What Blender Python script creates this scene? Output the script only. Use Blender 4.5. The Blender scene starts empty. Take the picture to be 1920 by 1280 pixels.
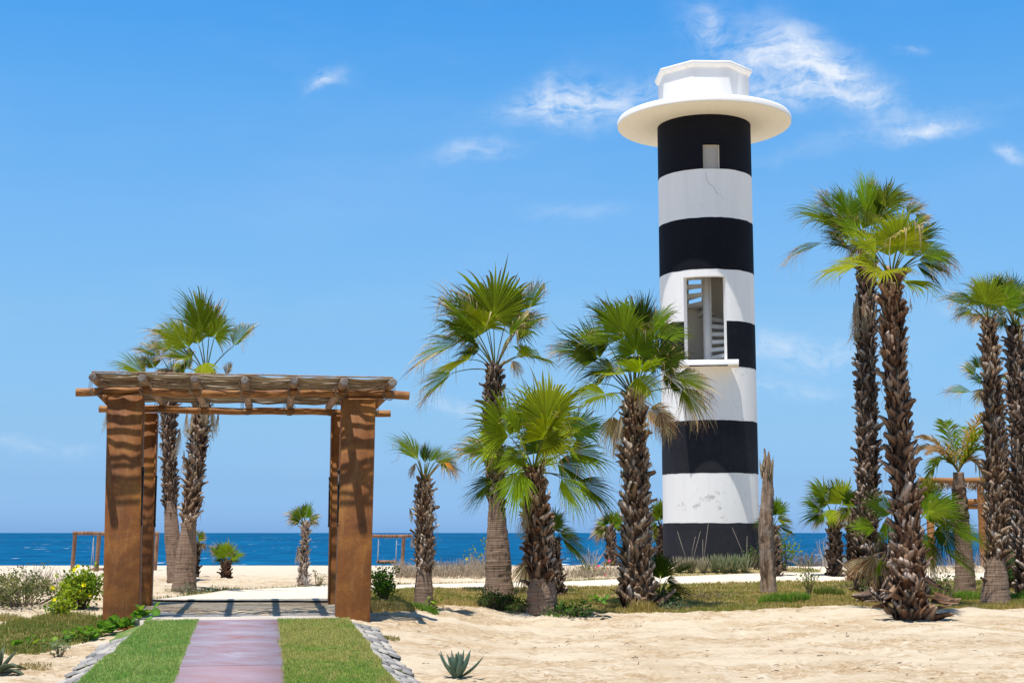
import bpy, math, random
import numpy as np
from mathutils import Vector, Matrix
R = math.radians
random.seed(7)
rng = np.random.RandomState(11)
S = bpy.context.scene
COL = S.collection

# ------------------------------------------------------------------ camera
F = 2666.67
PITCH = math.atan(358.0 / F)
EYE = 1.5
cd = bpy.data.cameras.new('camera')
cd.sensor_width = 36; cd.lens = 50; cd.clip_end = 60000; cd.clip_start = 0.1
cam = bpy.data.objects.new('camera', cd)
cam.location = (0, 0, EYE)
cam.rotation_euler = (math.pi / 2 + PITCH, 0, 0)
COL.objects.link(cam)
S.camera = cam

# ------------------------------------------------------------------ light
SUN_EL = R(74.5); SUN_AZ = R(25)           # azimuth of the light's travel, right of +Y
travel = Vector((math.sin(SUN_AZ) * math.cos(SUN_EL), math.cos(SUN_AZ) * math.cos(SUN_EL), -math.sin(SUN_EL)))
sl = bpy.data.lights.new('sun', 'SUN')
sl.energy = 5.0; sl.angle = R(0.53); sl.color = (1.0, 0.955, 0.89)
so = bpy.data.objects.new('sun', sl)
so.rotation_euler = travel.to_track_quat('-Z', 'Y').to_euler()
so.location = (-20, -40, 80)
COL.objects.link(so)

S.view_settings.view_transform = 'Standard'
S.view_settings.look = 'None'
S.view_settings.gamma = 1
S.view_settings.use_curve_mapping = False
S.view_settings.exposure = 0.22


class NT:
    """tiny node-tree writer"""
    def __init__(s, tree):
        s.t = tree; tree.nodes.clear()
    def n(s, typ, ins=None, **kw):
        nd = s.t.nodes.new(typ)
        for k, v in kw.items():
            setattr(nd, k, v)
        for k, v in (ins or {}).items():
            if isinstance(v, bpy.types.NodeSocket):
                s.t.links.new(v, nd.inputs[k])
            else:
                dv_ = nd.inputs[k].default_value
                if hasattr(dv_, '__len__') and len(dv_) == 4 and len(v) == 3: v = (*v, 1)
                nd.inputs[k].default_value = v
        return nd
    def m(s, op, a, b=None, c=None, clamp=False):
        nd = s.t.nodes.new('ShaderNodeMath'); nd.operation = op; nd.use_clamp = clamp
        for i, v in enumerate((a, b, c)):
            if v is None: continue
            if isinstance(v, bpy.types.NodeSocket): s.t.links.new(v, nd.inputs[i])
            else: nd.inputs[i].default_value = v
        return nd.outputs[0]
    def mix(s, f, a, b, mode='MIX'):
        nd = s.t.nodes.new('ShaderNodeMix'); nd.data_type = 'RGBA'; nd.blend_type = mode
        for k, v in ((0, f), (6, a), (7, b)):
            if isinstance(v, bpy.types.NodeSocket): s.t.links.new(v, nd.inputs[k])
            else: nd.inputs[k].default_value = (v if k == 0 else (*v, 1) if len(v) == 3 else v)
        return nd.outputs[2]
    def ramp(s, fac, stops):
        nd = s.t.nodes.new('ShaderNodeValToRGB')
        el = nd.color_ramp.elements
        while len(el) < len(stops): el.new(0.5)
        for e, (p, c) in zip(el, stops):
            e.position = p; e.color = (c, c, c, 1) if isinstance(c, (int, float)) else (*c, 1)
        s.t.links.new(fac, nd.inputs[0])
        return nd.outputs[0]
    def noise(s, vec, scale, detail=4, rough=0.55, dist=0.0):
        nd = s.n('ShaderNodeTexNoise', {'Scale': scale, 'Detail': detail, 'Roughness': rough, 'Distortion': dist})
        if vec is not None: s.t.links.new(vec, nd.inputs['Vector'])
        return nd.outputs[0]
    def mapv(s, vec, scale=(1, 1, 1), rot=(0, 0, 0), loc=(0, 0, 0)):
        nd = s.n('ShaderNodeMapping', {'Scale': scale, 'Rotation': rot, 'Location': loc})
        s.t.links.new(vec, nd.inputs['Vector'])
        return nd.outputs[0]


# ------------------------------------------------------------------ sky
world = bpy.data.worlds.new('World'); S.world = world; world.use_nodes = True
w = NT(world.node_tree)
sky = w.n('ShaderNodeTexSky', sky_type='NISHITA')
sky.sun_disc = False
sky.sun_elevation = SUN_EL
sky.sun_rotation = math.pi + SUN_AZ
sky.air_density = 1.0; sky.dust_density = 0.6; sky.ozone_density = 2.0; sky.altitude = 0
tc = w.n('ShaderNodeTexCoord').outputs['Generated']
sep = w.n('ShaderNodeSeparateXYZ', {0: tc})
stops = [(0.0, (0.58, 1.13, 2.45)), (0.0066, (0.578, 1.096, 2.352)), (0.0361, (0.58, 0.964, 1.776)), (0.0731, (0.715, 1.064, 1.54)), (0.1472, (0.90, 1.332, 1.626)),
         (0.2203, (0.93, 1.51, 1.861)), (0.2913, (0.775, 1.60, 2.05)), (0.3525, (0.538, 1.556, 2.203)), (0.6, (0.40, 0.86, 1.15)), (1.0, (0.36, 0.56, 0.72))]
tr_ = w.ramp(w.m('MAXIMUM', sep.outputs[2], 0.0), [(p_, tuple(x / 2.5 for x in c_)) for p_, c_ in stops])
tr_ = w.n('ShaderNodeVectorMath', {0: tr_, 'Scale': 2.5}, operation='SCALE').outputs[0]
tint = w.mix(1.0, sky.outputs[0], tr_, 'MULTIPLY')
ysafe = w.m('MAXIMUM', sep.outputs[1], 0.05)
u = w.m('DIVIDE', sep.outputs[0], ysafe)
v = w.m('DIVIDE', sep.outputs[2], ysafe)
front = w.m('GREATER_THAN', sep.outputs[1], 0.05)
uv = w.n('ShaderNodeCombineXYZ', {0: u, 1: v, 2: 0.0}).outputs[0]
warp = w.n('ShaderNodeTexNoise', {'Scale': 9.0, 'Detail': 5.0, 'Roughness': 0.6}); w.t.links.new(uv, warp.inputs['Vector'])
wv = w.n('ShaderNodeVectorMath', {0: warp.outputs[1], 1: (0.5, 0.5, 0.5)}, operation='SUBTRACT').outputs[0]
wv = w.n('ShaderNodeVectorMath', {0: wv, 'Scale': 0.055}, operation='SCALE').outputs[0]
uvw = w.n('ShaderNodeVectorMath', {0: uv, 1: wv}, operation='ADD').outputs[0]
sw = w.n('ShaderNodeSeparateXYZ', {0: uvw})


def dir_uv(px, row):
    cx = (px - 960) / F; cy = (640 - row) / F
    y = math.cos(PITCH) - cy * math.sin(PITCH); z = math.sin(PITCH) + cy * math.cos(PITCH)
    return cx / y, z / y


# (px, row, half width, half height, tilt, strength)
clouds = [(1095, 188, 120, 36, 8, 1.2), (1030, 165, 60, 24, 30, .5), (1450, 110, 80, 60, -30, .85), (1470, 170, 90, 22, -5, .8), (1570, 148, 105, 34, -35, 1.35), (1740, 254, 80, 16, 8, .9), (1350, 50, 18, 50, 20, .4),
          (1900, 300, 26, 12, -20, .8), (618, 147, 30, 15, 12, 1.0), (890, 296, 70, 18, 8, .55), (1330, 40, 40, 50, 60, .35),
          (1500, 655, 130, 30, -4, .55), (1450, 725, 110, 16, -4, .40), (1695, 87, 28, 8, 0, .5), (1815, 605, 70, 16, -20, .4),
          (1080, 395, 90, 14, 3, .25), (60, 815, 120, 14, -3, .25), (860, 770, 150, 12, -6, .3), (1640, 245, 200, 18, 12, .22), (1250, 150, 150, 14, 10, .2)]
tot = None
for (px, row, hw, hh, tilt, st) in clouds:
    u0, v0 = dir_uv(px, row)
    ct, s_ = math.cos(R(tilt)), math.sin(R(tilt))
    du = w.m('SUBTRACT', sw.outputs[0], u0); dv = w.m('SUBTRACT', sw.outputs[1], v0)
    a = w.m('ADD', w.m('MULTIPLY', du, ct * F / hw), w.m('MULTIPLY', dv, s_ * F / hw))
    b = w.m('ADD', w.m('MULTIPLY', du, -s_ * F / hh), w.m('MULTIPLY', dv, ct * F / hh))
    r2 = w.m('ADD', w.m('MULTIPLY', a, a), w.m('MULTIPLY', b, b))
    g = w.m('MULTIPLY', w.m('EXPONENT', w.m('MULTIPLY', r2, -0.9)), st)
    tot = g if tot is None else w.m('ADD', tot, g)
wisp1 = w.noise(w.mapv(uvw, scale=(14, 42, 1), rot=(0, 0, R(-28))), 1.0, 9, 0.62, 0.6)
wisp2 = w.noise(w.mapv(uvw, scale=(60, 26, 1), rot=(0, 0, R(35))), 1.0, 6, 0.65, 0.3)
wisp3 = w.noise(w.mapv(uvw, scale=(45, 120, 1), rot=(0, 0, R(-35))), 1.0, 8, 0.65, 0.8)
wisp = w.m('ADD', w.m('MULTIPLY', wisp1, 0.45), w.m('ADD', w.m('MULTIPLY', wisp2, 0.25), w.m('MULTIPLY', wisp3, 0.3)))
wisp = w.ramp(wisp, [(0.40, 0.0), (0.50, 0.5), (0.62, 1.0)])
mask = w.m('MULTIPLY', w.m('MULTIPLY', tot, wisp), front, clamp=True)
# very thin high veil everywhere
veil = w.ramp(w.noise(w.mapv(tc, scale=(2.2, 2.2, 9)), 2.0, 5, 0.6), [(0.5, 0.0), (0.85, 0.05)])
mask = w.m('ADD', w.m('MULTIPLY', mask, 0.78), veil, clamp=True)
SKY_STR = 0.0821
out = w.mix(mask, tint, (10.5, 10.7, 10.9))
bg = w.n('ShaderNodeBackground', {'Color': out, 'Strength': SKY_STR})
w.n('ShaderNodeOutputWorld', {'Surface': bg.outputs[0]})


# ------------------------------------------------------------------ helpers
def P(px, row, D):
    """world point at ground distance D that lies on the sight line of a picture position"""
    cx = (px - 960) / F; cy = (640 - row) / F
    y = math.cos(PITCH) - cy * math.sin(PITCH); z = math.sin(PITCH) + cy * math.cos(PITCH)
    k = D / y
    return np.array([cx * k, D, EYE + z * k])


def tag(o, label=None, cat=None, group=None, kind=None):
    if label: o['label'] = label
    if cat: o['category'] = cat
    if group: o['group'] = group
    if kind: o['kind'] = kind
    return o


def thing(name, loc, label, cat, group=None):
    o = bpy.data.objects.new(name, None); o.location = tuple(loc); o.empty_display_size = 0.2
    COL.objects.link(o)
    return tag(o, label, cat, group)


def mesh_np(name, V, faces, mats, midx=None, col=None, smooth=False):
    """faces: list of integer arrays (n,3) or (n,4)"""
    me = bpy.data.meshes.new(name)
    V = np.asarray(V, dtype=np.float32)
    if not isinstance(faces, list): faces = [faces]
    faces = [np.asarray(f, dtype=np.int32) for f in faces if len(f)]
    lv = np.concatenate([f.ravel() for f in faces])
    cnt = np.concatenate([np.full(len(f), f.shape[1], dtype=np.int32) for f in faces])
    st = np.concatenate([[0], np.cumsum(cnt)[:-1]]).astype(np.int32)
    me.vertices.add(len(V)); me.vertices.foreach_set('co', V.ravel())
    me.loops.add(len(lv)); me.loops.foreach_set('vertex_index', lv)
    me.polygons.add(len(cnt)); me.polygons.foreach_set('loop_start', st)
    me.polygons.foreach_set('loop_total', cnt)
    if midx is not None: me.polygons.foreach_set('material_index', np.asarray(midx, dtype=np.int32))
    if smooth: me.polygons.foreach_set('use_smooth', np.ones(len(cnt), dtype=bool))
    for m_ in (mats if isinstance(mats, (list, tuple)) else [mats]): me.materials.append(m_)
    me.update(calc_edges=True)
    if col is not None:
        at = me.color_attributes.new('Col', 'FLOAT_COLOR', 'POINT')
        c = np.ones((len(V), 4), dtype=np.float32); c[:, :3] = col
        at.data.foreach_set('color', c.ravel())
    me.validate(clean_customdata=False)
    return me


def put(name, me, parent=None, loc=(0, 0, 0)):
    o = bpy.data.objects.new(name, me); o.location = tuple(loc)
    COL.objects.link(o)
    if parent is not None: o.parent = parent
    return o


class MB:
    """mesh collector: verts + polygons (mixed sizes) with optional colour"""
    def __init__(s): s.v = []; s.f = {3: [], 4: []}; s.c = []; s.n = 0
    def add(s, V, Fs, col=None):
        V = np.asarray(V, dtype=float)
        for f in Fs:
            f = np.asarray(f)
            if f.size: s.f[f.shape[1]].append(f + s.n)
        s.v.append(V); s.n += len(V)
        if col is not None:
            c = np.asarray(col, dtype=float)
            s.c.append(np.broadcast_to(c, (len(V), 3)))
    def box(s, c, size, rot=None, col=None):
        h = np.array(size) / 2.0
        V = np.array([[x, y, z] for x in (-1, 1) for y in (-1, 1) for z in (-1, 1)]) * h
        if rot is not None: V = V @ np.asarray(rot).T
        s.add(V + np.asarray(c), [np.array([[0, 1, 3, 2], [4, 6, 7, 5], [0, 4, 5, 1], [2, 3, 7, 6], [0, 2, 6, 4], [1, 5, 7, 3]])], col)
    def tube(s, pts, rad, n=8, col=None, cap=True, wob=0.0, r_=None):
        pts = np.asarray(pts, dtype=float); m_ = len(pts)
        rad = np.broadcast_to(np.asarray(rad, dtype=float), (m_,))
        T = np.gradient(pts, axis=0); T /= np.linalg.norm(T, axis=1)[:, None] + 1e-9
        ref = np.array([0, 0, 1.0]) if abs(T[0][2]) < 0.9 else np.array([1.0, 0, 0])
        A = np.cross(T, ref); A /= np.linalg.norm(A, axis=1)[:, None] + 1e-9
        B = np.cross(T, A)
        th = np.arange(n) * 2 * math.pi / n
        rr = rad[:, None] * np.ones(n)
        if wob: rr = rr * (1 + wob * (r_ or rng).randn(m_, n))
        V = pts[:, None, :] + rr[..., None] * (np.cos(th)[None, :, None] * A[:, None, :] + np.sin(th)[None, :, None] * B[:, None, :])
        i = np.arange(m_ - 1)[:, None] * n; j = np.arange(n)[None, :]; k = (j + 1) % n
        q = np.stack([i + j, i + n + j, i + n + k, i + k], -1).reshape(-1, 4)
        tr = np.zeros((0, 3), int)
        V = V.reshape(-1, 3)
        if cap:
            V = np.vstack([V, pts[0], pts[-1]])
            jj = np.arange(n); kk = (jj + 1) % n; b = (m_ - 1) * n
            tr = np.vstack([np.stack([np.full(n, len(V) - 2), jj, kk], -1), np.stack([np.full(n, len(V) - 1), b + kk, b + jj], -1)])
        if col is not None and np.ndim(col) == 2: col = np.vstack([np.repeat(np.asarray(col), n, axis=0)] + ([col[0], col[-1]] if cap else []))
        s.add(V, [q, tr], col)
    def grid(s, G, col=None, closed=False):
        a, b = G.shape[:2]
        i = np.arange(a - 1)[:, None] * b; j = np.arange(b - (0 if closed else 1))[None, :]; k = (j + 1) % b
        q = np.stack([i + j, i + k, i + b + k, i + b + j], -1).reshape(-1, 4)
        s.add(G.reshape(-1, 3), [q], col)
    def mesh(s, name, mat, smooth=False, origin=(0, 0, 0)):
        fs = [np.concatenate(v) for k, v in s.f.items() if v]
        return mesh_np(name, np.concatenate(s.v) - np.asarray(origin, dtype=float), fs, mat, None, np.concatenate(s.c) if s.c and sum(map(len, s.c)) == s.n else None, smooth)
    def obj(s, name, mat, parent=None, smooth=False):
        o_ = tuple(parent.location) if parent is not None and parent.parent is None and parent.type == 'EMPTY' else (0, 0, 0)
        if parent is not None and parent.type != 'EMPTY' and parent.parent is not None: o_ = tuple(parent.parent.location)
        return put(name, s.mesh(name, mat, smooth, o_), parent)


def hsh(ix, iy, seed):
    v_ = np.sin(ix * 127.1 + iy * 311.7 + seed * 74.7) * 43758.5453
    return v_ - np.floor(v_)


def vn(x, y, seed=0):
    x = np.asarray(x, float); y = np.asarray(y, float)
    ix = np.floor(x); iy = np.floor(y); fx = x - ix; fy = y - iy
    fx = fx * fx * (3 - 2 * fx); fy = fy * fy * (3 - 2 * fy)
    a = hsh(ix, iy, seed); b = hsh(ix + 1, iy, seed); c = hsh(ix, iy + 1, seed); d = hsh(ix + 1, iy + 1, seed)
    return (a * (1 - fx) + b * fx) * (1 - fy) + (c * (1 - fx) + d * fx) * fy - 0.5


def fbm(x, y, seed=0, o=4, g=0.5):
    r = 0; a = 1.0
    for i in range(o):
        r = r + a * vn(x, y, seed + i * 13); x = x * 2.03 + 5.1; y = y * 2.03 + 1.7; a *= g
    return r


def sst(a, b, x):
    t = np.clip((np.asarray(x, float) - a) / (b - a), 0, 1)
    return t * t * (3 - 2 * t)


# ------------------------------------------------------------------ materials
def newmat(name):
    m_ = bpy.data.materials.new(name); m_.use_nodes = True
    return m_, NT(m_.node_tree)


def finish(nt, color, rough=0.7, bump=None, bstr=0.3, bdist=0.02, spec=0.3, metallic=0.0):
    ins = {'Base Color': color, 'Roughness': rough, 'Specular IOR Level': spec, 'Metallic': metallic}
    p = nt.n('ShaderNodeBsdfPrincipled', ins)
    if bump is not None:
        b = nt.n('ShaderNodeBump', {'Height': bump, 'Strength': bstr, 'Distance': bdist})
        nt.t.links.new(b.outputs[0], p.inputs['Normal'])
    nt.n('ShaderNodeOutputMaterial', {'Surface': p.outputs[0]})
    return p


def leafmat(name, trans=0.4, gain=(1.9, 1.75, 0.5), rough=0.65, var=0.25, spec=0.04):
    m_, t = newmat(name)
    c = t.n('ShaderNodeVertexColor', layer_name='Col').outputs[0]
    nz = t.noise(t.n('ShaderNodeTexCoord').outputs['Object'], 9.0, 3)
    f_ = t.m('MULTIPLY_ADD', nz, var * 2, 1 - var)
    cc = t.n('ShaderNodeVectorMath', {0: c, 'Scale': f_}, operation='SCALE').outputs[0]
    p = t.n('ShaderNodeBsdfPrincipled', {'Base Color': cc, 'Roughness': rough, 'Specular IOR Level': spec})
    tcx = t.n('ShaderNodeVectorMath', {0: cc, 1: gain}, operation='MULTIPLY').outputs[0]
    tr = t.n('ShaderNodeBsdfTranslucent', {'Color': tcx})
    mx = t.n('ShaderNodeMixShader', {0: trans, 1: p.outputs[0], 2: tr.outputs[0]})
    t.n('ShaderNodeOutputMaterial', {'Surface': mx.outputs[0]})
    return m_


M = {}
M['frond'] = leafmat('palm_leaf', 0.42)
M['leaf'] = leafmat('broad_leaf', 0.35)
M['petal'] = leafmat('petal', 0.3, (1.1, 1.1, 1.1))
M['grass'] = leafmat('grass_blade', 0.40, (1.3, 1.4, 0.8), 0.6, 0.2, 0.10)
M['dry'] = leafmat('dry_stalk', 0.15, (1.1, 1.1, 1.0), 0.8, 0.2, 0.15)

# trunk wood with rings
m_, t = newmat('palm_trunk_smooth')
gc = t.n('ShaderNodeTexCoord').outputs['Object']
n1 = t.noise(gc, 5, 6, 0.65)
ring = t.noise(t.mapv(gc, scale=(1.0, 1.0, 46)), 1.0, 3, 0.6, 0.3)
ring2 = t.noise(t.mapv(gc, scale=(30, 30, 3.0)), 1.0, 3, 0.6, 0.0)
c = t.ramp(ring, [(0.30, (0.16, 0.10, 0.065)), (0.44, (0.24, 0.155, 0.105)), (0.62, (0.32, 0.22, 0.155))])
c = t.mix(t.m('MULTIPLY', n1, 0.4), c, (0.23, 0.16, 0.115))
c = t.mix(t.ramp(ring2, [(0.36, 0.6), (0.48, 0.0)]), c, (0.10, 0.065, 0.045))
finish(t, c, 0.85, t.m('ADD', ring, t.m('MULTIPLY', ring2, 0.4)), 0.9, 0.03, 0.15)
M['trunk'] = m_
m_, t = newmat('palm_trunk_fibre')
gc = t.n('ShaderNodeTexCoord').outputs['Object']
n1 = t.noise(t.mapv(gc, scale=(14, 14, 5)), 1.5, 6, 0.7, 0.5)
c = t.ramp(n1, [(0.3, (0.022, 0.014, 0.010)), (0.55, (0.10, 0.055, 0.034)), (0.75, (0.22, 0.14, 0.09))])
finish(t, c, 0.9, n1, 1.0, 0.05, 0.1)
M['fibre'] = m_


def bootmat(name, stops):
    m_, t = newmat(name)
    gc = t.n('ShaderNodeTexCoord').outputs['Object']
    oi = t.n('ShaderNodeObjectInfo').outputs['Random']
    off = t.n('ShaderNodeCombineXYZ', {0: t.m('MULTIPLY', oi, 31.0), 1: oi, 2: oi}).outputs[0]
    gv = t.n('ShaderNodeVectorMath', {0: gc, 1: off}, operation='ADD').outputs[0]
    n1 = t.noise(t.mapv(gv, scale=(60, 60, 9)), 1.0, 5, 0.7)
    n2 = t.noise(gv, 7, 3)
    fac = t.m('ADD', t.m('MULTIPLY', t.m('POWER', oi, 1.6), 0.62), t.m('ADD', t.m('MULTIPLY', n2, 0.55), t.m('MULTIPLY_ADD', n1, 1.0, -0.48)))
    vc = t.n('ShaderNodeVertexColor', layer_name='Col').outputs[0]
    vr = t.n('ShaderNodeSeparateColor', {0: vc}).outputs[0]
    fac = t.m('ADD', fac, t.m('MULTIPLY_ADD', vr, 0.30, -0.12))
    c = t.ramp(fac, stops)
    finish(t, c, 0.7, n1, 0.8, 0.02, 0.25)
    return m_


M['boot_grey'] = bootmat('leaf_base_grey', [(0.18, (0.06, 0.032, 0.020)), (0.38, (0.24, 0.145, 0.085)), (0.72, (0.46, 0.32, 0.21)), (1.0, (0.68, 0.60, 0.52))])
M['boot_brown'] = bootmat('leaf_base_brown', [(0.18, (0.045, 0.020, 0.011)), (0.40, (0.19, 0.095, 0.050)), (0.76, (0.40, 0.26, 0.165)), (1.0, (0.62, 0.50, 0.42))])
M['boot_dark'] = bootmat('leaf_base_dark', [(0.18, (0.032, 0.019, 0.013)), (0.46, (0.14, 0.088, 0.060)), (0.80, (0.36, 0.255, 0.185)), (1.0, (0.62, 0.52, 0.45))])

# rusty steel
m_, t = newmat('rusted_steel')
gc = t.n('ShaderNodeTexCoord').outputs['Object']
n1 = t.noise(gc, 2.2, 7, 0.66, 0.4)
n2 = t.noise(t.mapv(gc, scale=(9, 9, 1.6)), 1.3, 6, 0.7)
n3 = t.noise(gc, 45, 4, 0.7)
c = t.ramp(n1, [(0.30, (0.11, 0.034, 0.006)), (0.5, (0.235, 0.080, 0.012)), (0.68, (0.38, 0.155, 0.026))])
c = t.mix(t.ramp(n2, [(0.5, 0.0), (0.72, 0.6)]), c, (0.36, 0.175, 0.055))
c = t.mix(t.ramp(n3, [(0.40, 0.45), (0.58, 0.0)]), c, (0.13, 0.05, 0.02))
finish(t, c, 0.62, n3, 0.35, 0.01, 0.3)
M['rust'] = m_
m_, t = newmat('dark_steel')
finish(t, (0.03, 0.025, 0.025), 0.5)
M['dark'] = m_


def woodmat(name, a, b, cdk, sc=(1.2, 22, 22), rough=0.6):
    m_, t = newmat(name)
    gc = t.n('ShaderNodeTexCoord').outputs['Object']
    n1 = t.noise(t.mapv(gc, scale=sc), 1.0, 6, 0.65, 0.6)
    n2 = t.noise(gc, 3.0, 4)
    oi = t.n('ShaderNodeObjectInfo').outputs['Random']
    c = t.ramp(t.m('ADD', n1, t.m('MULTIPLY_ADD', oi, 0.1, -0.05)), [(0.32, cdk), (0.48, a), (0.68, b)])
    c = t.mix(t.ramp(n2, [(0.5, 0.0), (0.7, 0.5)]), c, cdk)
    finish(t, c, rough, n1, 0.5, 0.01, 0.3)
    return m_


M['log'] = woodmat('varnished_log', (0.33, 0.145, 0.042), (0.47, 0.24, 0.085), (0.13, 0.050, 0.018))
M['rafter'] = woodmat('weathered_pole', (0.27, 0.155, 0.085), (0.40, 0.27, 0.17), (0.12, 0.06, 0.03), (20, 1.5, 20))
M['swing'] = woodmat('swing_wood', (0.22, 0.11, 0.06), (0.34, 0.2, 0.12), (0.10, 0.05, 0.03), (6, 6, 1), 0.7)
M['endgrain'] = woodmat('end_grain', (0.20, 0.165, 0.14), (0.30, 0.26, 0.23), (0.10, 0.075, 0.06), (9, 9, 9), 0.8)
M['deck'] = woodmat('deck_board', (0.62, 0.55, 0.47), (0.74, 0.68, 0.60), (0.40, 0.34, 0.28), (1.2, 30, 10), 0.75)
m_, t = newmat('reed')
cc = t.n('ShaderNodeVertexColor', layer_name='Col').outputs[0]
finish(t, cc, 0.65, None, spec=0.3)
M['reed'] = m_
m_, t = newmat('rope')
finish(t, (0.20, 0.15, 0.10), 0.9)
M['rope'] = m_
m_, t = newmat('pale_rope')
finish(t, (0.42, 0.38, 0.34), 0.9)
M['palerope'] = m_


# tower plasters
def plaster(name, base, dirt, amt, dirtlo=0.57, bump=0.25, spec=0.2, streak=0.3):
    m_, t = newmat(name)
    gc = t.n('ShaderNodeTexCoord').outputs['Object']
    n1 = t.noise(gc, 0.9, 6, 0.6)
    n2 = t.noise(gc, 5.5, 7, 0.72, 0.3)
    n3 = t.noise(gc, 26, 4, 0.6)
    st = t.noise(t.mapv(gc, scale=(5, 5, 0.35)), 1.0, 5, 0.6)
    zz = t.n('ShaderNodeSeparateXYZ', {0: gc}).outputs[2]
    c0 = base
    low = t.ramp(t.m('DIVIDE', zz, 16.0), [(0.04, 1.0), (0.22, 0.55), (0.6, 0.12)])
    d = t.m('MULTIPLY', t.ramp(t.m('ADD', t.m('MULTIPLY', n1, 0.5), t.m('MULTIPLY', n2, 0.5)), [(dirtlo, 0.0), (dirtlo + 0.045, 1.0)]), low)
    c = t.mix(t.m('MULTIPLY', t.ramp(st, [(0.4, 0.0), (0.75, 1.0)]), streak), base, tuple(x * 0.80 for x in base))
    c = t.mix(t.m('MULTIPLY', d, amt), c, dirt)
    if base[0] < .1: c = t.mix(t.m('MULTIPLY', t.ramp(t.m('DIVIDE', zz, 16.0), [(0.10, 1.0), (0.40, 0.0)]), t.m('MULTIPLY_ADD', n1, 0.5, 0.45)), c, (0.034, 0.035, 0.042))  # lower black bands lightened in the colour to imitate sunlight on them
    finish(t, c, 0.75, t.m('ADD', t.m('MULTIPLY', n2, 0.6), t.m('MULTIPLY', n3, 0.4)), bump, 0.03, spec)
    return m_


M['white'] = plaster('white_plaster', (0.88, 0.86, 0.83), (0.30, 0.29, 0.28), 0.7, 0.582)
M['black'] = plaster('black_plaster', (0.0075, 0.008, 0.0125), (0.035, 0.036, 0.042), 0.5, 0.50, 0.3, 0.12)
M['cream'] = plaster('cream_plaster', (0.80, 0.755, 0.66), (0.6, 0.52, 0.4), 0.3, 0.6, 0.15)
M['inner'] = plaster('inner_plaster', (0.76, 0.70, 0.60), (0.5, 0.44, 0.34), 0.5)

# sand + turf soil ground
m_, t = newmat('sand')
gc = t.n('ShaderNodeNewGeometry').outputs['Position']
turf = t.n('ShaderNodeVertexColor', layer_name='Col')
sp = t.n('ShaderNodeSeparateColor', {0: turf.outputs[0]})
n1 = t.noise(gc, 0.8, 5, 0.6)
n2 = t.noise(t.mapv(gc, scale=(3, 7, 3)), 1.0, 6, 0.7, 0.6)
n3 = t.noise(gc, 60, 4, 0.75)
n4 = t.noise(t.mapv(gc, scale=(4, 9, 4)), 1.7, 5, 0.75, 1.2)
c = t.ramp(n1, [(0.3, (0.60, 0.485, 0.34)), (0.55, (0.69, 0.58, 0.43)), (0.8, (0.73, 0.635, 0.49))])
pm = t.ramp(t.noise(t.mapv(gc, scale=(0.45, 1.3, 1)), 1.0, 4, 0.6, 0.5), [(0.44, 0.12), (0.58, 1.0)])
c = t.mix(t.m('MULTIPLY', pm, t.ramp(n2, [(0.42, 0.0), (0.55, 0.9)])), c, (0.55, 0.41, 0.255))
c = t.mix(t.m('MULTIPLY', pm, t.ramp(n4, [(0.49, 0.0), (0.56, 0.9)])), c, (0.40, 0.27, 0.155))
c = t.mix(t.ramp(n3, [(0.60, 0.0), (0.8, 0.35)]), c, (0.45, 0.34, 0.24))
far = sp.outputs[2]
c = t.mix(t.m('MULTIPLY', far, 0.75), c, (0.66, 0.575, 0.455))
soil = t.ramp(n2, [(0.3, (0.20, 0.18, 0.06)), (0.5, (0.34, 0.27, 0.12)), (0.75, (0.48, 0.38, 0.23))])
edge = t.m('ADD', sp.outputs[0], t.m('MULTIPLY_ADD', n2, 0.9, -0.45))
c = t.mix(t.ramp(edge, [(0.42, 0.0), (0.6, 1.0)]), c, soil)
h = t.m('ADD', t.m('ADD', n2, t.m('MULTIPLY', n3, 0.25)), t.m('MULTIPLY', n4, 0.5))
finish(t, c, 0.95, h, 0.9, 0.06, 0.05)
M['sand'] = m_

m_, t = newmat('beige_concrete')
gc = t.n('ShaderNodeNewGeometry').outputs['Position']
n1 = t.noise(gc, 1.6, 6, 0.65); n3 = t.noise(gc, 40, 3)
c = t.ramp(n1, [(0.3, (0.66, 0.56, 0.43)), (0.7, (0.74, 0.65, 0.52))])
finish(t, c, 0.9, n3, 0.2, 0.01, 0.15)
M['path'] = m_
m_, t = newmat('purple_concrete')
gc = t.n('ShaderNodeTexCoord').outputs['Object']
n1 = t.noise(t.mapv(gc, scale=(1, 1.6, 1)), 1.1, 7, 0.68, 0.6); n2 = t.noise(gc, 4, 6, 0.7, 0.5); n3 = t.noise(gc, 50, 3)
c = t.ramp(n1, [(0.36, (0.27, 0.14, 0.135)), (0.45, (0.27, 0.195, 0.23)), (0.56, (0.29, 0.25, 0.31)), (0.68, (0.36, 0.32, 0.36))])
yy = t.n('ShaderNodeSeparateXYZ', {0: gc}).outputs[1]
c = t.mix(t.ramp(n2, [(0.5, 0.0), (0.75, 0.5)]), c, (0.30, 0.215, 0.26))
c = t.mix(t.m('MULTIPLY', t.m('LESS_THAN', yy, 16.55), 0.5), c, (0.36, 0.23, 0.25))
finish(t, c, 0.7, n3, 0.15, 0.01, 0.3)
M['purple'] = m_
m_, t = newmat('pale_mortar')
gc = t.n('ShaderNodeTexCoord').outputs['Object']
c = t.ramp(t.noise(gc, 8, 5), [(0.3, (0.50, 0.42, 0.34)), (0.7, (0.64, 0.56, 0.47))])
finish(t, c, 0.9)
M['mortar'] = m_
m_, t = newmat('ramp_soil')
gc = t.n('ShaderNodeNewGeometry').outputs['Position']
c = t.ramp(t.noise(gc, 4, 5), [(0.3, (0.10, 0.18, 0.04)), (0.6, (0.17, 0.22, 0.07)), (0.8, (0.30, 0.26, 0.13))])
finish(t, c, 0.95)
M['soil'] = m_
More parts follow.
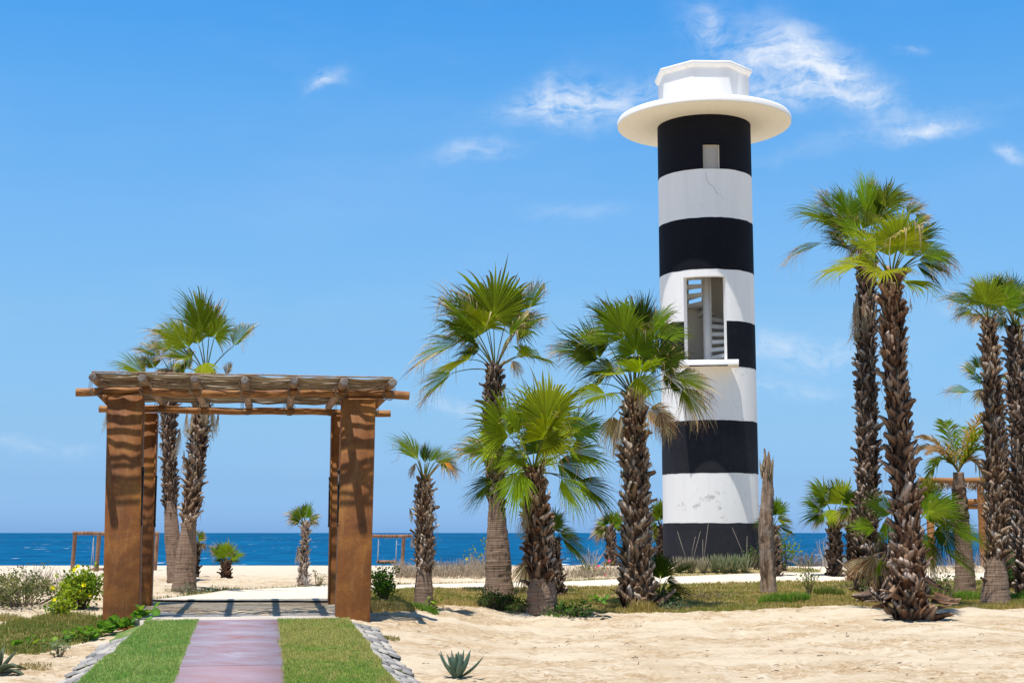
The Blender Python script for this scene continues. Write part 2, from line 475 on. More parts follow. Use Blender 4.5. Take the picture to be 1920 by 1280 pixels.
m_, t = newmat('grey_stone')
gc = t.n('ShaderNodeTexCoord').outputs['Object']
oi = t.n('ShaderNodeObjectInfo').outputs['Random']
n1 = t.noise(gc, 18, 6, 0.7)
c = t.ramp(t.m('ADD', t.m('MULTIPLY', oi, 0.6), t.m('MULTIPLY', n1, 0.5)), [(0.2, (0.17, 0.17, 0.18)), (0.5, (0.34, 0.325, 0.31)), (0.8, (0.52, 0.48, 0.43)), (1.0, (0.45, 0.35, 0.27))])
finish(t, c, 0.8, n1, 0.6, 0.02, 0.25)
M['stone'] = m_

# sea
m_, t = newmat('sea_water')
gp = t.n('ShaderNodeNewGeometry').outputs['Position']
cs = t.n('ShaderNodeCameraData')
nA = t.noise(t.mapv(gp, scale=(0.10, 0.05, 1)), 1.0, 6, 0.62, 0.3)
nB = t.noise(t.mapv(gp, scale=(0.012, 0.004, 1)), 1.0, 5, 0.55, 0.2)
nC = t.noise(t.mapv(gp, scale=(0.0022, 0.0009, 1)), 1.0, 4, 0.5)
nW = t.noise(t.mapv(gp, scale=(0.16, 0.05, 1)), 1.0, 3, 0.6, 0.0)
nW2 = t.noise(t.mapv(gp, scale=(0.03, 0.012, 1)), 1.0, 2, 0.5)
c = t.ramp(t.m('ADD', t.m('MULTIPLY', nA, 0.55), t.m('ADD', t.m('MULTIPLY', nB, 0.3), t.m('MULTIPLY', nC, 0.15))),
           [(0.36, (0.000, 0.040, 0.105)), (0.5, (0.000, 0.075, 0.185)), (0.64, (0.001, 0.13, 0.28))])
cap = t.m('MULTIPLY', t.ramp(nW, [(0.655, 0.0), (0.70, 1.0)]), t.ramp(nW2, [(0.48, 0.0), (0.58, 1.0)]))
c = t.mix(cap, c, (0.75, 0.80, 0.85))
finish(t, c, 0.6, nA, 0.4, 1.0, 0.02)
M['sea'] = m_

# ------------------------------------------------------------------ terrain
PR_R = [(0, -.3), (14, -.3), (16.5, -.25), (21, -.1), (26, .02), (28, .06), (30, .11), (35, .16), (38, .20), (40, .27), (42, .38), (44, .44), (48, .38), (55, .13), (70, -.18), (88, -.49), (92, -.62), (104, -4.6), (2000, -5)]
PR_L = [(0, -.3), (14, -.3), (16.5, -.25), (19, -.05), (21, .10), (23, .25), (25, .28), (30, .27), (36, .16), (40, .19), (44, .15), (55, -.05), (70, -.35), (88, -.49), (92, -.62), (104, -4.6), (2000, -5)]


def zbase(x, y):
    zr = np.interp(y, *zip(*PR_R)); zl = np.interp(y, *zip(*PR_L))
    k = sst(-2.3, 0.4, x + 0.05 * (y - 21))
    return zl * (1 - k) + zr * k


def gxy(px, D): return (px - 960) / F * D * 1.0


# beige walk behind: centre line (x, y, half width)
WALK = [(P(462, 1130, 25.5)[0], 25.5, 1.75), (P(520, 1110, 28)[0], 28.0, 1.5), (P(610, 1100, 32)[0], 32.0, 1.5), (P(700, 1095, 34.6)[0], 34.6, 1.45), (P(800, 1095, 35.6)[0], 35.6, 1.3),
        (P(950, 1095, 36)[0], 36.0, 1.25), (P(1100, 1092, 36.8)[0], 36.8, 1.2), (P(1250, 1085, 38.3)[0], 38.3, 1.2), (P(1420, 1080, 39.6)[0], 39.6, 1.3), (P(1560, 1080, 39.8)[0], 39.8, 1.6),
        (P(1750, 1080, 39.8)[0], 39.8, 1.3), (P(1950, 1080, 40)[0], 40.0, 1.3), (26, 41, 1.3)]
WALK2 = [(P(1600, 1075, 40.6)[0], 40.6, 0.9), (P(1590, 1065, 43)[0], 43.0, 0.8), (P(1500, 1060, 45.2)[0], 45.2, 0.7), (P(1400, 1060, 46.4)[0], 46.4, 0.7), (P(1330, 1060, 48.6)[0], 48.6, 0.7)]


def resample(W, n=120):
    W = np.array(W); s = np.concatenate([[0], np.cumsum(np.hypot(*np.diff(W[:, :2], axis=0).T))])
    # Catmull-Rom-ish smoothing through repeated averaging
    u_ = np.linspace(0, s[-1], n); Q = np.stack([np.interp(u_, s, W[:, k]) for k in range(3)], -1)
    for _ in range(14): Q[1:-1] = (Q[:-2] + 2 * Q[1:-1] + Q[2:]) / 4
    return Q


WQ = resample(WALK, 140); WQ2 = resample(WALK2, 60)


def walkdist(x, y):
    x = np.asarray(x, float); d = np.full(x.shape, 99.0)
    for Q in (WQ, WQ2):
        for q in Q:
            d = np.minimum(d, np.hypot(x - q[0], y - q[1]) - q[2])
    return d


# pergola frame
AX = R(10.0)
rv = np.array([math.cos(AX), math.sin(AX), 0]); av = np.array([-math.sin(AX), math.cos(AX), 0]); zv = np.array([0, 0, 1.0])
PO = P(446, 1157, 21.45); PO[2] = 0
DECK = 0.25


def L(r, a, z): return PO + rv * r + av * a + zv * z
def toL(x, y):
    dx = x - PO[0]; dy = y - PO[1]
    return dx * rv[0] + dy * rv[1], dx * av[0] + dy * av[1]


# mounds: (x, y, radius, height)
def mnd(px, D, r, h): return (gxy(px, D), D, r, h)
MOUNDS = [mnd(1690, 25.0, .9, .05), mnd(1800, 26.2, .5, .07), mnd(1590, 26.4, .9, .08), mnd(1470, 26.6, .8, .05), mnd(345, 30, .9, .10), mnd(425, 38.8, .6, .08), mnd(1330, 26.0, 1.1, .04), mnd(1240, 25.6, .7, .04),
          mnd(1900, 26.5, 1, .05), mnd(20, 24, 1.4, .18), mnd(60, 28, 2, .12)]


def lawn(x, y):
    """1 where turf grows"""
    x = np.asarray(x, float); y = np.asarray(y, float)
    pxx = 960 + x / y * F
    e = 1.6 * fbm(x * .55, y * .55, 3, 3)
    lo = np.interp(pxx, [690, 760, 860, 930, 1100, 1200, 1330, 1450, 1600, 1700, 1800, 1850, 1950], [23.0, 23.6, 25.8, 26.3, 26.0, 26.4, 26.2, 27.0, 27.8, 27.0, 26.8, 27.2, 27.4])
    hi = np.interp(pxx, [690, 800, 1100, 1250, 1450, 1950], [34.6, 34.4, 35.6, 37.2, 38.4, 38.6])
    k = sst(lo - .25, lo + .35, y + e * .5) * sst(hi + .1, hi - .1, y) * sst(-2.35, -2.15, x + 0.03 * (y - 22) + .05 * (y - 22))
    # verge along the walk on its far side, grass island and the strip before the tower
    dv = walkdist(x, y)
    k2 = (dv > 0) * (y > 25.6) * sst(.55, .3, dv + e * .15)
    k3 = sst(1.0, .8, ((pxx - 1330) / 130) ** 2 + ((y - 41.6) / 1.6) ** 2)
    k4 = sst(1.0, .85, ((pxx - 1490) / 75) ** 2 + ((y - 42.8) / 1.0) ** 2)
    k = np.maximum.reduce([k, k2, k3, k4])
    # left bank patch
    lr, la = toL(x, y)
    k5 = sst(1.0, .75, ((lr + 2.75) / 0.95) ** 2 + ((la + 0.35) / 2.1) ** 2 + e * .3)
    k = np.maximum(k, k5)
    return k * (dv > -0.02)


def ground_z(x, y):
    x = np.asarray(x, float); y = np.asarray(y, float)
    z = zbase(x, y)
    dv = walkdist(x, y) if np.ndim(x) else walkdist(np.array([x]), np.array([y]))[0]
    flat = sst(0.0, 0.7, dv)
    n = 0.10 * fbm(x * .35, y * .35, 5, 3) + 0.05 * fbm(x * 1.6, y * 2.0, 21, 3)
    rough = sst(0.0, 0.5, fbm(x * .25 + 9, y * .3, 40, 2) + .35)
    n = n + (.25 + .75 * rough) * 0.055 * fbm(x * 4.2, y * 5.5, 60, 3, 0.6)
    # trodden pits
    pit = np.clip(fbm(x * 3.1, y * 3.4, 77, 2) - .28, 0, 1)
    n = n - pit * 0.16
    n = n + .10 * np.exp(-((y - 25.6 - .5 * vn(x * .5, 0, 7)) / .5) ** 2) * (x > -1.8) * (.5 + vn(x * 1.3, y * .7, 81))
    farq = sst(60, 45, y)
    for (mx, my, mr, mh) in MOUNDS:
        z = z + mh * np.exp(-((x - mx) ** 2 + (y - my) ** 2) / (mr * mr))
    z = z + n * flat * (0.25 + .75 * farq) * sst(90, 84, y)
    return z


def GZ(x, y): return float(ground_z(np.array([float(x)]), np.array([float(y)]))[0])


# ground sheet: polar grid about the viewing place, fine where the view looks
ang = np.concatenate([np.linspace(-180, -34, 40, endpoint=False), np.linspace(-34, -22, 30, endpoint=False), np.linspace(-22, 22, 520, endpoint=False), np.linspace(22, 34, 30, endpoint=False), np.linspace(34, 180, 40, endpoint=False)])
rad = np.concatenate([[0.01, 2, 4, 7, 10], 12 * (110 / 12.0) ** np.linspace(0, 1, 470), [130, 200, 400, 900, 2500]])
AA, RR = np.meshgrid(np.radians(ang), rad)
X = RR * np.sin(AA); Y = RR * np.cos(AA)
Z = ground_z(X.ravel(), Y.ravel()).reshape(X.shape)
lw = lawn(X.ravel(), np.where(np.abs(Y) < .1, .1, Y).ravel()).reshape(X.shape) * (Y > 15) * (np.abs(X) < 40)
G = np.stack([X, Y, Z], -1)
mb = MB()
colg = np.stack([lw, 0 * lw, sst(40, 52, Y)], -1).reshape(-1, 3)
mb.grid(G, colg, closed=True)
gr = mb.obj('ground', M['sand'], smooth=True); tag(gr, kind='structure')

# sea: one huge sheet
mb = MB()
xs = np.linspace(-30000, 30000, 7); ys = np.array([-30000., -3000, 80, 500, 3000, 30000.])
GX, GY = np.meshgrid(xs, ys)
mb.grid(np.stack([GX, GY, np.full(GX.shape, -4.0)], -1))
tag(mb.obj('sea', M['sea']), kind='structure')


def ribbon(Q, dz, nacross=9):
    T = np.gradient(Q[:, :2], axis=0); T /= np.linalg.norm(T, axis=1)[:, None]
    Nn = np.stack([T[:, 1], -T[:, 0]], -1)
    rows = []
    for k in np.linspace(-1, 1, nacross):
        xy = Q[:, :2] + Nn * (Q[:, 2] * k)[:, None]
        rows.append(np.column_stack([xy, zbase(xy[:, 0], xy[:, 1]) + dz + 0 * xy[:, 0]]))
    Gm = np.stack(rows, 0)
    sk0 = Gm[0].copy(); sk0[:, 2] -= .12; sk1 = Gm[-1].copy(); sk1[:, 2] -= .12
    return np.concatenate([sk0[None], Gm, sk1[None]], 0)


mb = MB(); g_ = ribbon(WQ, 0.035); g_[..., 2] += sum(mh * np.exp(-((g_[..., 0] - mx) ** 2 + (g_[..., 1] - my) ** 2) / (mr * mr)) for mx, my, mr, mh in MOUNDS)
mb.grid(g_); tag(mb.obj('path', M['path'], smooth=False), kind='structure')
mb = MB(); mb.grid(ribbon(WQ2, 0.031)); tag(mb.obj('side_path', M['path']), kind='structure')


def GD(px, row, D0):
    """distance at which the ground itself is seen at that picture row, near D0"""
    best = None
    Ds = np.linspace(D0 * .78, D0 * 1.3, 90); pts = np.array([P(px, row, d) for d in Ds])
    zz = pts[:, 2] - ground_z(pts[:, 0], pts[:, 1])
    k = np.where(np.diff(np.sign(zz)) != 0)[0]
    if len(k) == 0: return D0
    k = k[np.argmin(np.abs(Ds[k] - D0))]
    return float(Ds[k] + (Ds[k + 1] - Ds[k]) * zz[k] / (zz[k] - zz[k + 1]))

# ------------------------------------------------------------------ ramp with lawn strips and stained walkway
def ramp_z(a): return DECK - 0.006 + 0.0556 * (np.asarray(a, float) + 0.45)
def hwL(a): return 1.25 + (0.32) * np.clip((-0.45 - a) / 6.2, 0, 1.6)
def hwR(a): return 1.60 + (0.14) * np.clip((-0.45 - a) / 6.2, 0, 1.6)


mb = MB()
A_ = np.linspace(-0.45, -11, 60)
rows = []
for a in A_:
    rz = float(ramp_z(a)); l = float(hwL(a)); r = float(hwR(a))
    row = []
    for rr_, zz_ in ((-l - .62, None), (-l - .45, None), (-l, rz - .03), (-l + .12, rz - .012), (-.57, rz - .012), (.57, rz - .012), (r - .12, rz - .012), (r, rz - .03), (r + .40, None), (r + .55, None)):
        p = L(rr_, a, 0)
        if zz_ is None: zz_ = GZ(p[0], p[1]) - (.22 if abs(rr_) > (l if rr_ < 0 else r) + .5 else .01)
        row.append([p[0], p[1], zz_])
    rows.append(row)
mb.grid(np.array(rows))
ramp = mb.obj('ramp', M['soil'], smooth=False); tag(ramp, kind='structure')

walkway = None
for (a0, a1) in ((-0.50, -4.98), (-5.02, -9.5), (-9.54, -12.0)):
    mb = MB(); n = 10
    top = []
    for a in np.linspace(a0, a1, n):
        z = float(ramp_z(a)) + .012
        top.append([L(-.57, a, z - .08), L(-.565, a, z), L(.0, a, z + .002), L(.585, a, z), L(.59, a, z - .08)])
    G_ = np.array(top); mb.grid(G_)
    mb.add(G_[0], [np.array([[0, 1, 2], [0, 2, 4], [2, 3, 4]])]); mb.add(G_[-1], [np.array([[0, 2, 1], [0, 4, 2], [2, 4, 3]])])
    if walkway is None:
        walkway = tag(put('walkway', mb.mesh('walkway_slab', M['purple'])), kind='structure')
        walkway.data.name = 'slab'
    else: put('slab', mb.mesh('slab', M['purple']), walkway)
mb = MB()   # joints, a little sunken
for a in (-5.0, -9.52):
    z = float(ramp_z(a)) + .006
    mb.add([L(-.56, a - .03, z), L(.58, a - .03, z), L(.58, a + .03, z), L(-.56, a + .03, z)], [np.array([[0, 1, 2, 3]])])
put('joint', mb.mesh('joint', M['mortar']), walkway)


# flat stones set in the two side slopes
def stone_mesh(k):
    n = 7; th = np.sort(rng.uniform(0, .5, n) + np.arange(n)) * 2 * math.pi / n
    rr_ = 0.5 * rng.uniform(.86, 1.1, n)
    b = np.stack([rr_ * np.cos(th), rr_ * np.sin(th), np.full(n, -.25)], -1)
    t_ = b.copy(); t_[:, 2] = rng.uniform(.22, .3, n); t_[:, :2] *= 0.96
    tt = b * .78; tt[:, 2] = .38 + rng.uniform(-.06, .06, n)
    V = np.vstack([b, t_, tt, [[0, 0, .42]]])
    i = np.arange(n); j = (i + 1) % n
    q = np.vstack([np.stack([i, j, n + j, n + i], -1), np.stack([n + i, n + j, 2 * n + j, 2 * n + i], -1)])
    tr = np.stack([2 * n + i, 2 * n + j, np.full(n, 3 * n)], -1)
    return mesh_np('stone', V, [q, tr], M['stone'])


SM = [stone_mesh(k) for k in range(8)]
for side in (-1, 1):
    a = -0.7 if side > 0 else -1.7
    while a > -8.6:
        la = rng.uniform(.15, .30)
        for k in range(3 if side > 0 else 3):
            w_ = .150
            aa = a - la / 2 + rng.uniform(-.05, .05)
            hw = float(hwR(aa) if side > 0 else hwL(aa))
            i0 = L(side * (hw + .01), aa, 0); o0 = L(side * (hw + .44), aa, 0)
            zi = float(ramp_z(aa)) - .03; zo = GZ(o0[0], o0[1]) - .0
            f = (k + .5) / 3
            p = i0 * (1 - f) + o0 * f; p[2] = zi * (1 - f) + zo * f + .012
            slope = (i0 - o0); slope[2] = zi - zo
            ex = -side * slope / np.linalg.norm(slope)
            ey = av.copy(); ez = np.cross(ex, ey); ez /= np.linalg.norm(ez); ey = np.cross(ez, ex)
            Mx = Matrix([[*(ex[i] * w_ * rng.uniform(.9, 1.15) if c_ == 0 else 0 for c_ in range(1)), ey[i] * la * 1.02, ez[i] * .045, p[i]] for i in range(3)] + [[0, 0, 0, 1]])
            o = put('stone', SM[rng.randint(8)], ramp)
            rz_ = Matrix.Rotation(rng.choice([0, math.pi]) + rng.uniform(-.25, .25), 4, 'Z')
            o.matrix_local = Mx @ rz_
        a -= la + .012

# ------------------------------------------------------------------ deck
dbase = L(0, 1.8, DECK)
deck = thing('deck', dbase, 'pale wooden deck laid between the four rusty pillars of the gateway', 'deck')
a = -0.36; k = 0
while a < 4.2:
    wd = .175; mb = MB()
    for (r0, r1) in (((-1.475, .3 + rng.uniform(-.6, .6)), (None, 1.475)) if k % 3 == 1 else ((-1.475, 1.475),)):
        if r0 is None: r0 = last + .004
        last = r1
        z1 = DECK + rng.uniform(-.003, .003)
        c_ = L((r0 + r1) / 2, a + wd / 2, z1 - .02)
        mb.box(c_, (r1 - r0, wd - .010, .04), rot=np.stack([rv, av, zv], -1))
    me = mb.mesh('deck_board', M['deck'], origin=dbase)
    put('board', me, deck)
    a += wd; k += 1
mb = MB(); mb.box(L(0, 1.92, DECK - .042 - .20), (2.93, 4.54, .40), rot=np.stack([rv, av, zv], -1)); mb.obj('base', M['mortar'], deck)
mb = MB(); mb.box(L(.1, -.41, DECK - .10), (2.95, .085, .205), rot=np.stack([rv, av, zv], -1)); mb.obj('front_edge', M['mortar'], deck)

# ------------------------------------------------------------------ the gateway pergola
RT = np.stack([rv, av, zv], -1)


def bevel_box(mb, c, size, bev, rot):
    """box with chamfered vertical edges and a chamfered top"""
    hx, hy, hz = np.array(size) / 2
    ring = []
    for (z, s_) in ((-hz, 0), (hz - bev, 0), (hz, bev)):
        x1 = hx - s_; y1 = hy - s_; b = bev
        ring.append([[-x1, -y1 + b, z], [-x1 + b, -y1, z], [x1 - b, -y1, z], [x1, -y1 + b, z], [x1, y1 - b, z], [x1 - b, y1, z], [-x1 + b, y1, z], [-x1, y1 - b, z]])
    G_ = (np.array(ring).reshape(-1, 3) @ np.asarray(rot).T + np.asarray(c)).reshape(3, 8, 3)
    mb.grid(G_, closed=True)
    mb.add(G_[2], [np.array([[0, 1, 2, 3], [0, 3, 4, 7], [7, 4, 5, 6]])])


gb = L(0, 1.8, .2)
gate = thing('gateway_pergola', gb, 'rusty steel gateway with log beams and reed mat roof beyond the purple walkway', 'pergola')
for (rc, a0) in ((-1.735, 0), (1.745, 0), (-1.745, 3.22), (1.745, 3.22)):
    base = L(rc, a0 + .2, 0); zb = min(GZ(base[0], base[1]) - .15, DECK - .1); zt = 3.54
    mb = MB()
    lean = (0.055 if rc < 0 else -.045) if a0 == 0 else 0
    bevel_box(mb, L(rc, a0 + .2, (zb + zt) / 2), (.515, .40, zt - zb), .012, RT)
    if lean:
        V = mb.v[0]; k_ = (zt - V[:, 2]) / (zt - zb)
        for vv in (mb.v[0], mb.v[1]):
            k_ = (zt - vv[:, 2]) / (zt - zb); vv += (rv[None, :] * (k_ * lean)[:, None])
    colo = mb.obj('pillar', M['rust'], gate)
    s_ = 1 if rc < 0 else -1
    mb = MB()                                          # raised corner flanges
    for e in (-1, 1):
        mb.box(L(rc + e * .247, a0 - .006, (zb + zt) / 2 - .02), (.022, .010, zt - zb - .06), RT)
    if not lean: mb.obj('flange', M['rust'], colo)
    mb = MB(); mb.box(L(rc + s_ * (.268 + (.02 if a0 == 0 else 0)), a0 + .10, 2.02), (.030, .075, .78), RT); mb.box(L(rc + s_ * (.268 + (.02 if a0 == 0 else 0)), a0 + .10, 2.44), (.036, .09, .05), RT); mb.box(L(rc + s_ * (.268 + (.02 if a0 == 0 else 0)), a0 + .10, 1.62), (.036, .09, .05), RT)
    mb.obj('latch_bar', M['dark'], colo)
    if a0 == 0:
        mb = MB(); q0 = rc + (.27 if rc > 0 else -.27); e = 1 if rc > 0 else -1
        pts = [L(q0, .06, 3.54), L(q0 + e * .16, .06, 3.54), L(q0, .06, 3.38), L(q0, .30, 3.54), L(q0 + e * .16, .30, 3.54), L(q0, .30, 3.38)]
        mb.add(pts, [np.array([[0, 1, 2], [3, 5, 4]]), np.array([[0, 3, 4, 1], [1, 4, 5, 2], [2, 5, 3, 0]])]); mb.obj('bracket', M['log'], gate)


def log(name, p0, p1, rad, mat, parent, wob=.012, n=12, seg=24, taper=.0):
    mb = MB(); p0 = np.asarray(p0, float); p1 = np.asarray(p1, float)
    tt = np.linspace(0, 1, seg)
    ln = np.linalg.norm(p1 - p0)
    pts = p0 + (p1 - p0) * tt[:, None]
    s = rng.uniform(0, 99)
    pts[:, 2] += wob * (fbm(tt * ln * 1.1 + s, tt * 0, 3, 2))
    pts[:, 1] += wob * (fbm(tt * ln * 1.1 + s + 50, tt * 0, 4, 2))
    rr_ = rad * (1 + .10 * fbm(tt * ln * 2.1 + s, tt * 0 + 5, 8, 3) - taper * tt)
    mb.tube(pts, rr_, n, cap=False)
    o = mb.obj(name, mat, parent, smooth=True)
    for e, q, d in ((0, pts[0], pts[0] - pts[1]), (1, pts[-1], pts[-1] - pts[-2])):
        d = d / np.linalg.norm(d); rr1 = rr_[0] if e == 0 else rr_[-1]
        m2 = MB(); m2.tube([q - d * .004, q + d * .006, q + d * .007], [rr1 * 1.0, rr1 * .97, rr1 * .6], n)
        c_ = put('cut_end', m2.mesh('cut_end', M['endgrain'], origin=tuple(parent.location)), o)
    return o


for a in (.2, 3.42):
    log('beam', L(-2.47, a, 3.61), L(2.53, a, 3.61), .063, M['log'], gate, .045, 14, 60)
RX = [.02 + (i - 3) * .732 for i in range(7)]
for i, r in enumerate(RX):
    log('rafter', L(r + rng.uniform(-.02, .02), -.5 + rng.uniform(-.03, .03), 3.742), L(r + rng.uniform(-.03, .03), 4.02, 3.742), .062 * rng.uniform(.93, 1.07), M['rafter'], gate, .02, 12, 30)
for i, r in enumerate(RX):
    for a in (.2, 3.42):
        mb = MB(); th = np.linspace(0, 2 * math.pi, 17)
        for k in range(3):
            o_ = (k - 1) * .014
            mb.tube([L(r + .082 * math.cos(x) + .02 * (k - 1), a - .06 + o_ + .03 * math.sin(x), 3.672 + .142 * math.sin(x)) for x in th], .0045, 5, cap=False)
        mb.obj('rope_tie', M['rope'], gate)
reedcols = np.array([(0.27, 0.205, 0.135), (0.33, 0.26, 0.18), (0.20, 0.145, 0.09), (0.40, 0.34, 0.27), (0.15, 0.105, 0.07)])
for i in range(6):
    mb = MB(); a = -.42
    r0, r1 = RX[i] - .01, RX[i + 1] + .01
    ph = rng.uniform(0, 99)
    while a < 3.92:
        n_ = rng.randint(1, 3)
        amp = rng.uniform(.004, .016); sd = rng.uniform(0, 99)
        for k in range(n_):
            rd = rng.uniform(.009, .0135)
            a += rd * 1.75
            u_ = np.linspace(0, 1, 9); xx = r0 + (r1 - r0) * u_
            arch = np.sin(u_ * math.pi)
            da = amp * 2.2 * fbm(u_ * 2.6 + sd, u_ * 0, 5, 2) * (1 if k else 1.2) + .003 * rng.randn(9)
            dz = -.022 * arch + .026 * fbm(u_ * 3 + sd + k * .3, u_ * 0 + k, 6, 2)
            pts = np.stack([L(x, a + d_, 3.812 + z_) for x, d_, z_ in zip(xx, da, dz)])
            mb.tube(pts, rd, 5, col=reedcols[rng.randint(5)] * rng.uniform(.8, 1.2), cap=False)
        a += rng.choice([.006, .014, .024, .034], p=[.2, .3, .3, .2])
    tag(mb.obj('reed_mat', M['reed'], gate, smooth=True), kind='stuff')
mb = MB()
log('edge_pole', L(RX[0], -.43, 3.825), L(RX[6], -.43, 3.825), .012, M['rafter'], gate, .01, 6, 40)

# ------------------------------------------------------------------ lighthouse
M['shutter'] = plaster('shutter_grey', (0.42, 0.39, 0.35), (0.3, 0.27, 0.24), 0.4)
TD = 45.0; TC = P(1334.5, 1050, TD); TC[2] = 0
TAZ = math.atan2(TC[0], TD)
f0 = np.array([-math.sin(TAZ), -math.cos(TAZ), 0]); r0v = np.array([math.cos(TAZ), -math.sin(TAZ), 0])
TR = 1.50; TI = TR - .2


def TP(phi, rad, z): return TC + (f0 * math.cos(R(phi)) + r0v * math.sin(R(phi))) * rad + zv * z
def zrow(row, D=TD - TR): return P(1334, row, D)[2]


tz = [.15] + [zrow(r_) for r_ in (980, 886, 787, 686, 600, 504, 407, 316, 214)]
tower = thing('lighthouse', (TC[0], TC[1], .3), 'tall black and white striped lighthouse with a white disc and lantern room on top', 'lighthouse')
door = (-28.5, 23.0, zrow(676), zrow(517))
wins = [door, (-1.5, 18.0, zrow(316.5), zrow(272)), (187, 207, zrow(572, TD + TI), zrow(521, TD + TI))]
angs = sorted(set([float(x) for x in range(0, 360, 4)] + [x % 360 for w_ in wins for x in w_[:2]]))


def inside(w_, am, zm):
    lo, hi = w_[0] % 360, w_[1] % 360
    ok = (lo <= am <= hi) if lo < hi else (am >= lo or am <= hi)
    return ok and w_[2] < zm < w_[3]


for i in range(9):
    z0, z1 = tz[i], tz[i + 1]
    zs = sorted(set([z0, z1] + [z for w_ in wins for z in w_[2:] if z0 < z < z1] + [z0 + (z1 - z0) * k / 4 for k in (1, 2, 3)]))
    for inner in (0, 1):
        mb = MB(); rd = TI if inner else TR + (0.004 if i % 2 == 0 else 0)
        n = len(angs)
        wv_ = lambda z, a: (0.022 * float(vn(a * .09, z * 7.7, 4)) + .012 * float(vn(a * .35, z * 3.1, 5))) if (not inner and 0 < i and z == z0 or (not inner and i < 8 and z == z1)) else 0.0
        V = np.array([[TP(a, rd, z + wv_(z, a if a < 300 else a - 360)) for a in angs] for z in zs])
        q = []
        for a in range(len(zs) - 1):
            for b in range(n):
                am = (angs[b] + (angs[(b + 1) % n] if b < n - 1 else 360)) / 2; zm = (zs[a] + zs[a + 1]) / 2
                if any(inside(w_, am, zm) for w_ in wins): continue
                b1 = (b + 1) % n
                q.append([a * n + b, a * n + b1, (a + 1) * n + b1, (a + 1) * n + b] if not inner else [a * n + b, (a + 1) * n + b, (a + 1) * n + b1, a * n + b1])
        mb.add(V.reshape(-1, 3), [np.array(q)])
        if not inner:
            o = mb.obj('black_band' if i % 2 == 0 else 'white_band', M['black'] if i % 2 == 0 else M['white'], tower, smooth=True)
        else:
            mb.obj('inner_wall', M['inner'], tower, smooth=True)
# reveals of the openings
for w_, nm in zip(wins, ('doorway', 'window', 'window')):
    mb = MB(); a0_, a1_, z0, z1 = w_
    ro = TR + .004
    na = 8; aa_ = np.linspace(a0_, a1_, na)
    for (za, fl) in ((z0, 0), (z1, 1)):
        Gq = np.array([[TP(a, TI - .003, za), TP(a, ro, za)] for a in aa_]); mb.grid(Gq)
    for a in (a0_, a1_):
        mb.grid(np.array([[TP(a, TI - .003, z0), TP(a, ro, z0)], [TP(a, TI - .003, z1), TP(a, ro, z1)]]))
    fr = mb.obj(nm, M['white'] if nm == 'doorway' else M['inner'], tower)
mb = MB(); w_ = wins[1]; mb.grid(np.array([[TP(a, TR - .10, z) for a in np.linspace(w_[0] - .3, w_[1] + .3, 6)] for z in (w_[2] - .01, w_[3] + .01)])); mb.obj('shutter', M['shutter'], tower)
# newel and spiral steps
mb = MB(); mb.tube([TP(0, 0, .3), TP(0, 0, tz[9] - .05)], [.145, .135], 20); mb.obj('newel', M['white'], tower, smooth=True)
zs0 = zrow(664, TD - .6); k0 = -22
for k in range(-4, 14):
    z = zs0 + k * .262; ph = 35 + k * 22
    mb = MB(); n = 6; T_, B_ = [], []
    pa = [TP(ph + 27 * j / (n - 1), TI + .02, 0) for j in range(n)]; pc = [TP(ph + 27 * j / (n - 1), .12, 0) for j in range(n)]
    G_ = np.array([[c_ + zv * z, p_ + zv * z, p_ + zv * (z - .12), c_ + zv * (z - .12)] for c_, p_ in zip(pc, pa)])
    mb.grid(G_, closed=True)
    mb.add(G_[0], [np.array([[0, 1, 2, 3]])]); mb.add(G_[-1], [np.array([[3, 2, 1, 0]])])
    mb.obj('step', M['white'], tower)
mb = MB(); G_ = np.array([[TP(a, rd, z) for a in np.arange(0, 360, 8)] for rd, z in ((.02, zs0 - 1.5), (TI + .03, zs0 - 1.5))]); mb.grid(G_, closed=True); mb.obj('landing', M['inner'], tower)
# dark upper floor slab keeps the top window shut in
mb = MB(); G_ = np.array([[TP(a, rd, z) for a in np.arange(0, 360, 8)] for rd, z in ((.02, wins[1][2] - .35), (TI + .03, wins[1][2] - .35))]); mb.grid(G_, closed=True); mb.obj('upper_floor', M['inner'], tower)
# hairline crack in the upper white band
mb = MB(); pts = []
for (px, row) in ((1322, 322), (1326, 333), (1325, 338), (1331, 346), (1337, 350), (1343, 361), (1352, 366), (1354, 374)):
    q = P(px, row, TD - TR); an = math.degrees(math.asin(np.clip((px - 1321.5) / 88.5, -.99, .99))); pts.append(TP(an, TR + .001, q[2]))
mb.tube(pts, [.002, .004, .003, .0045, .003, .0035, .002, .0015], 4, cap=False); mb.obj('crack', M['dark'], tower)
# projecting balcony slab
bz1 = P(1330, 674, TD - TR - .75)[2]
mb = MB(); cb = TP(0.5, TR - .12 + .44, bz1 - .08)
aR = R(0.5); fb = f0 * math.cos(aR) + r0v * math.sin(aR); rb = np.array([-fb[1], fb[0], 0])
bevel_box(mb, cb, (1.80, .88, .16), .012, np.stack([rb, -fb, zv], -1)); mb.obj('balcony', M['white'], tower)
# disc
zd = tz[9]; DR = 2.80
prof = [(.5, zd - .002), (TR + .3, zd - .002), (DR - .03, zd + .02), (DR, zd + .05), (DR, zd + .21), (DR - .03, zd + .235), (.9, zd + .30)]
mb = MB(); mb.grid(np.array([[TP(a, rd, z) for a in np.arange(0, 360, 3)] for rd, z in prof]), closed=True)
disc = mb.obj('disc', M['cream'], tower, smooth=False)
mb = MB(); mb.grid(np.array([[TP(a, rd, z) for a in np.arange(0, 360, 3)] for rd, z in ((DR + .004, zd + .06), (DR + .006, zd + .20), (DR - .02, zd + .242), (.9, zd + .312))]), closed=True)
mb.obj('rim', M['white'], disc)
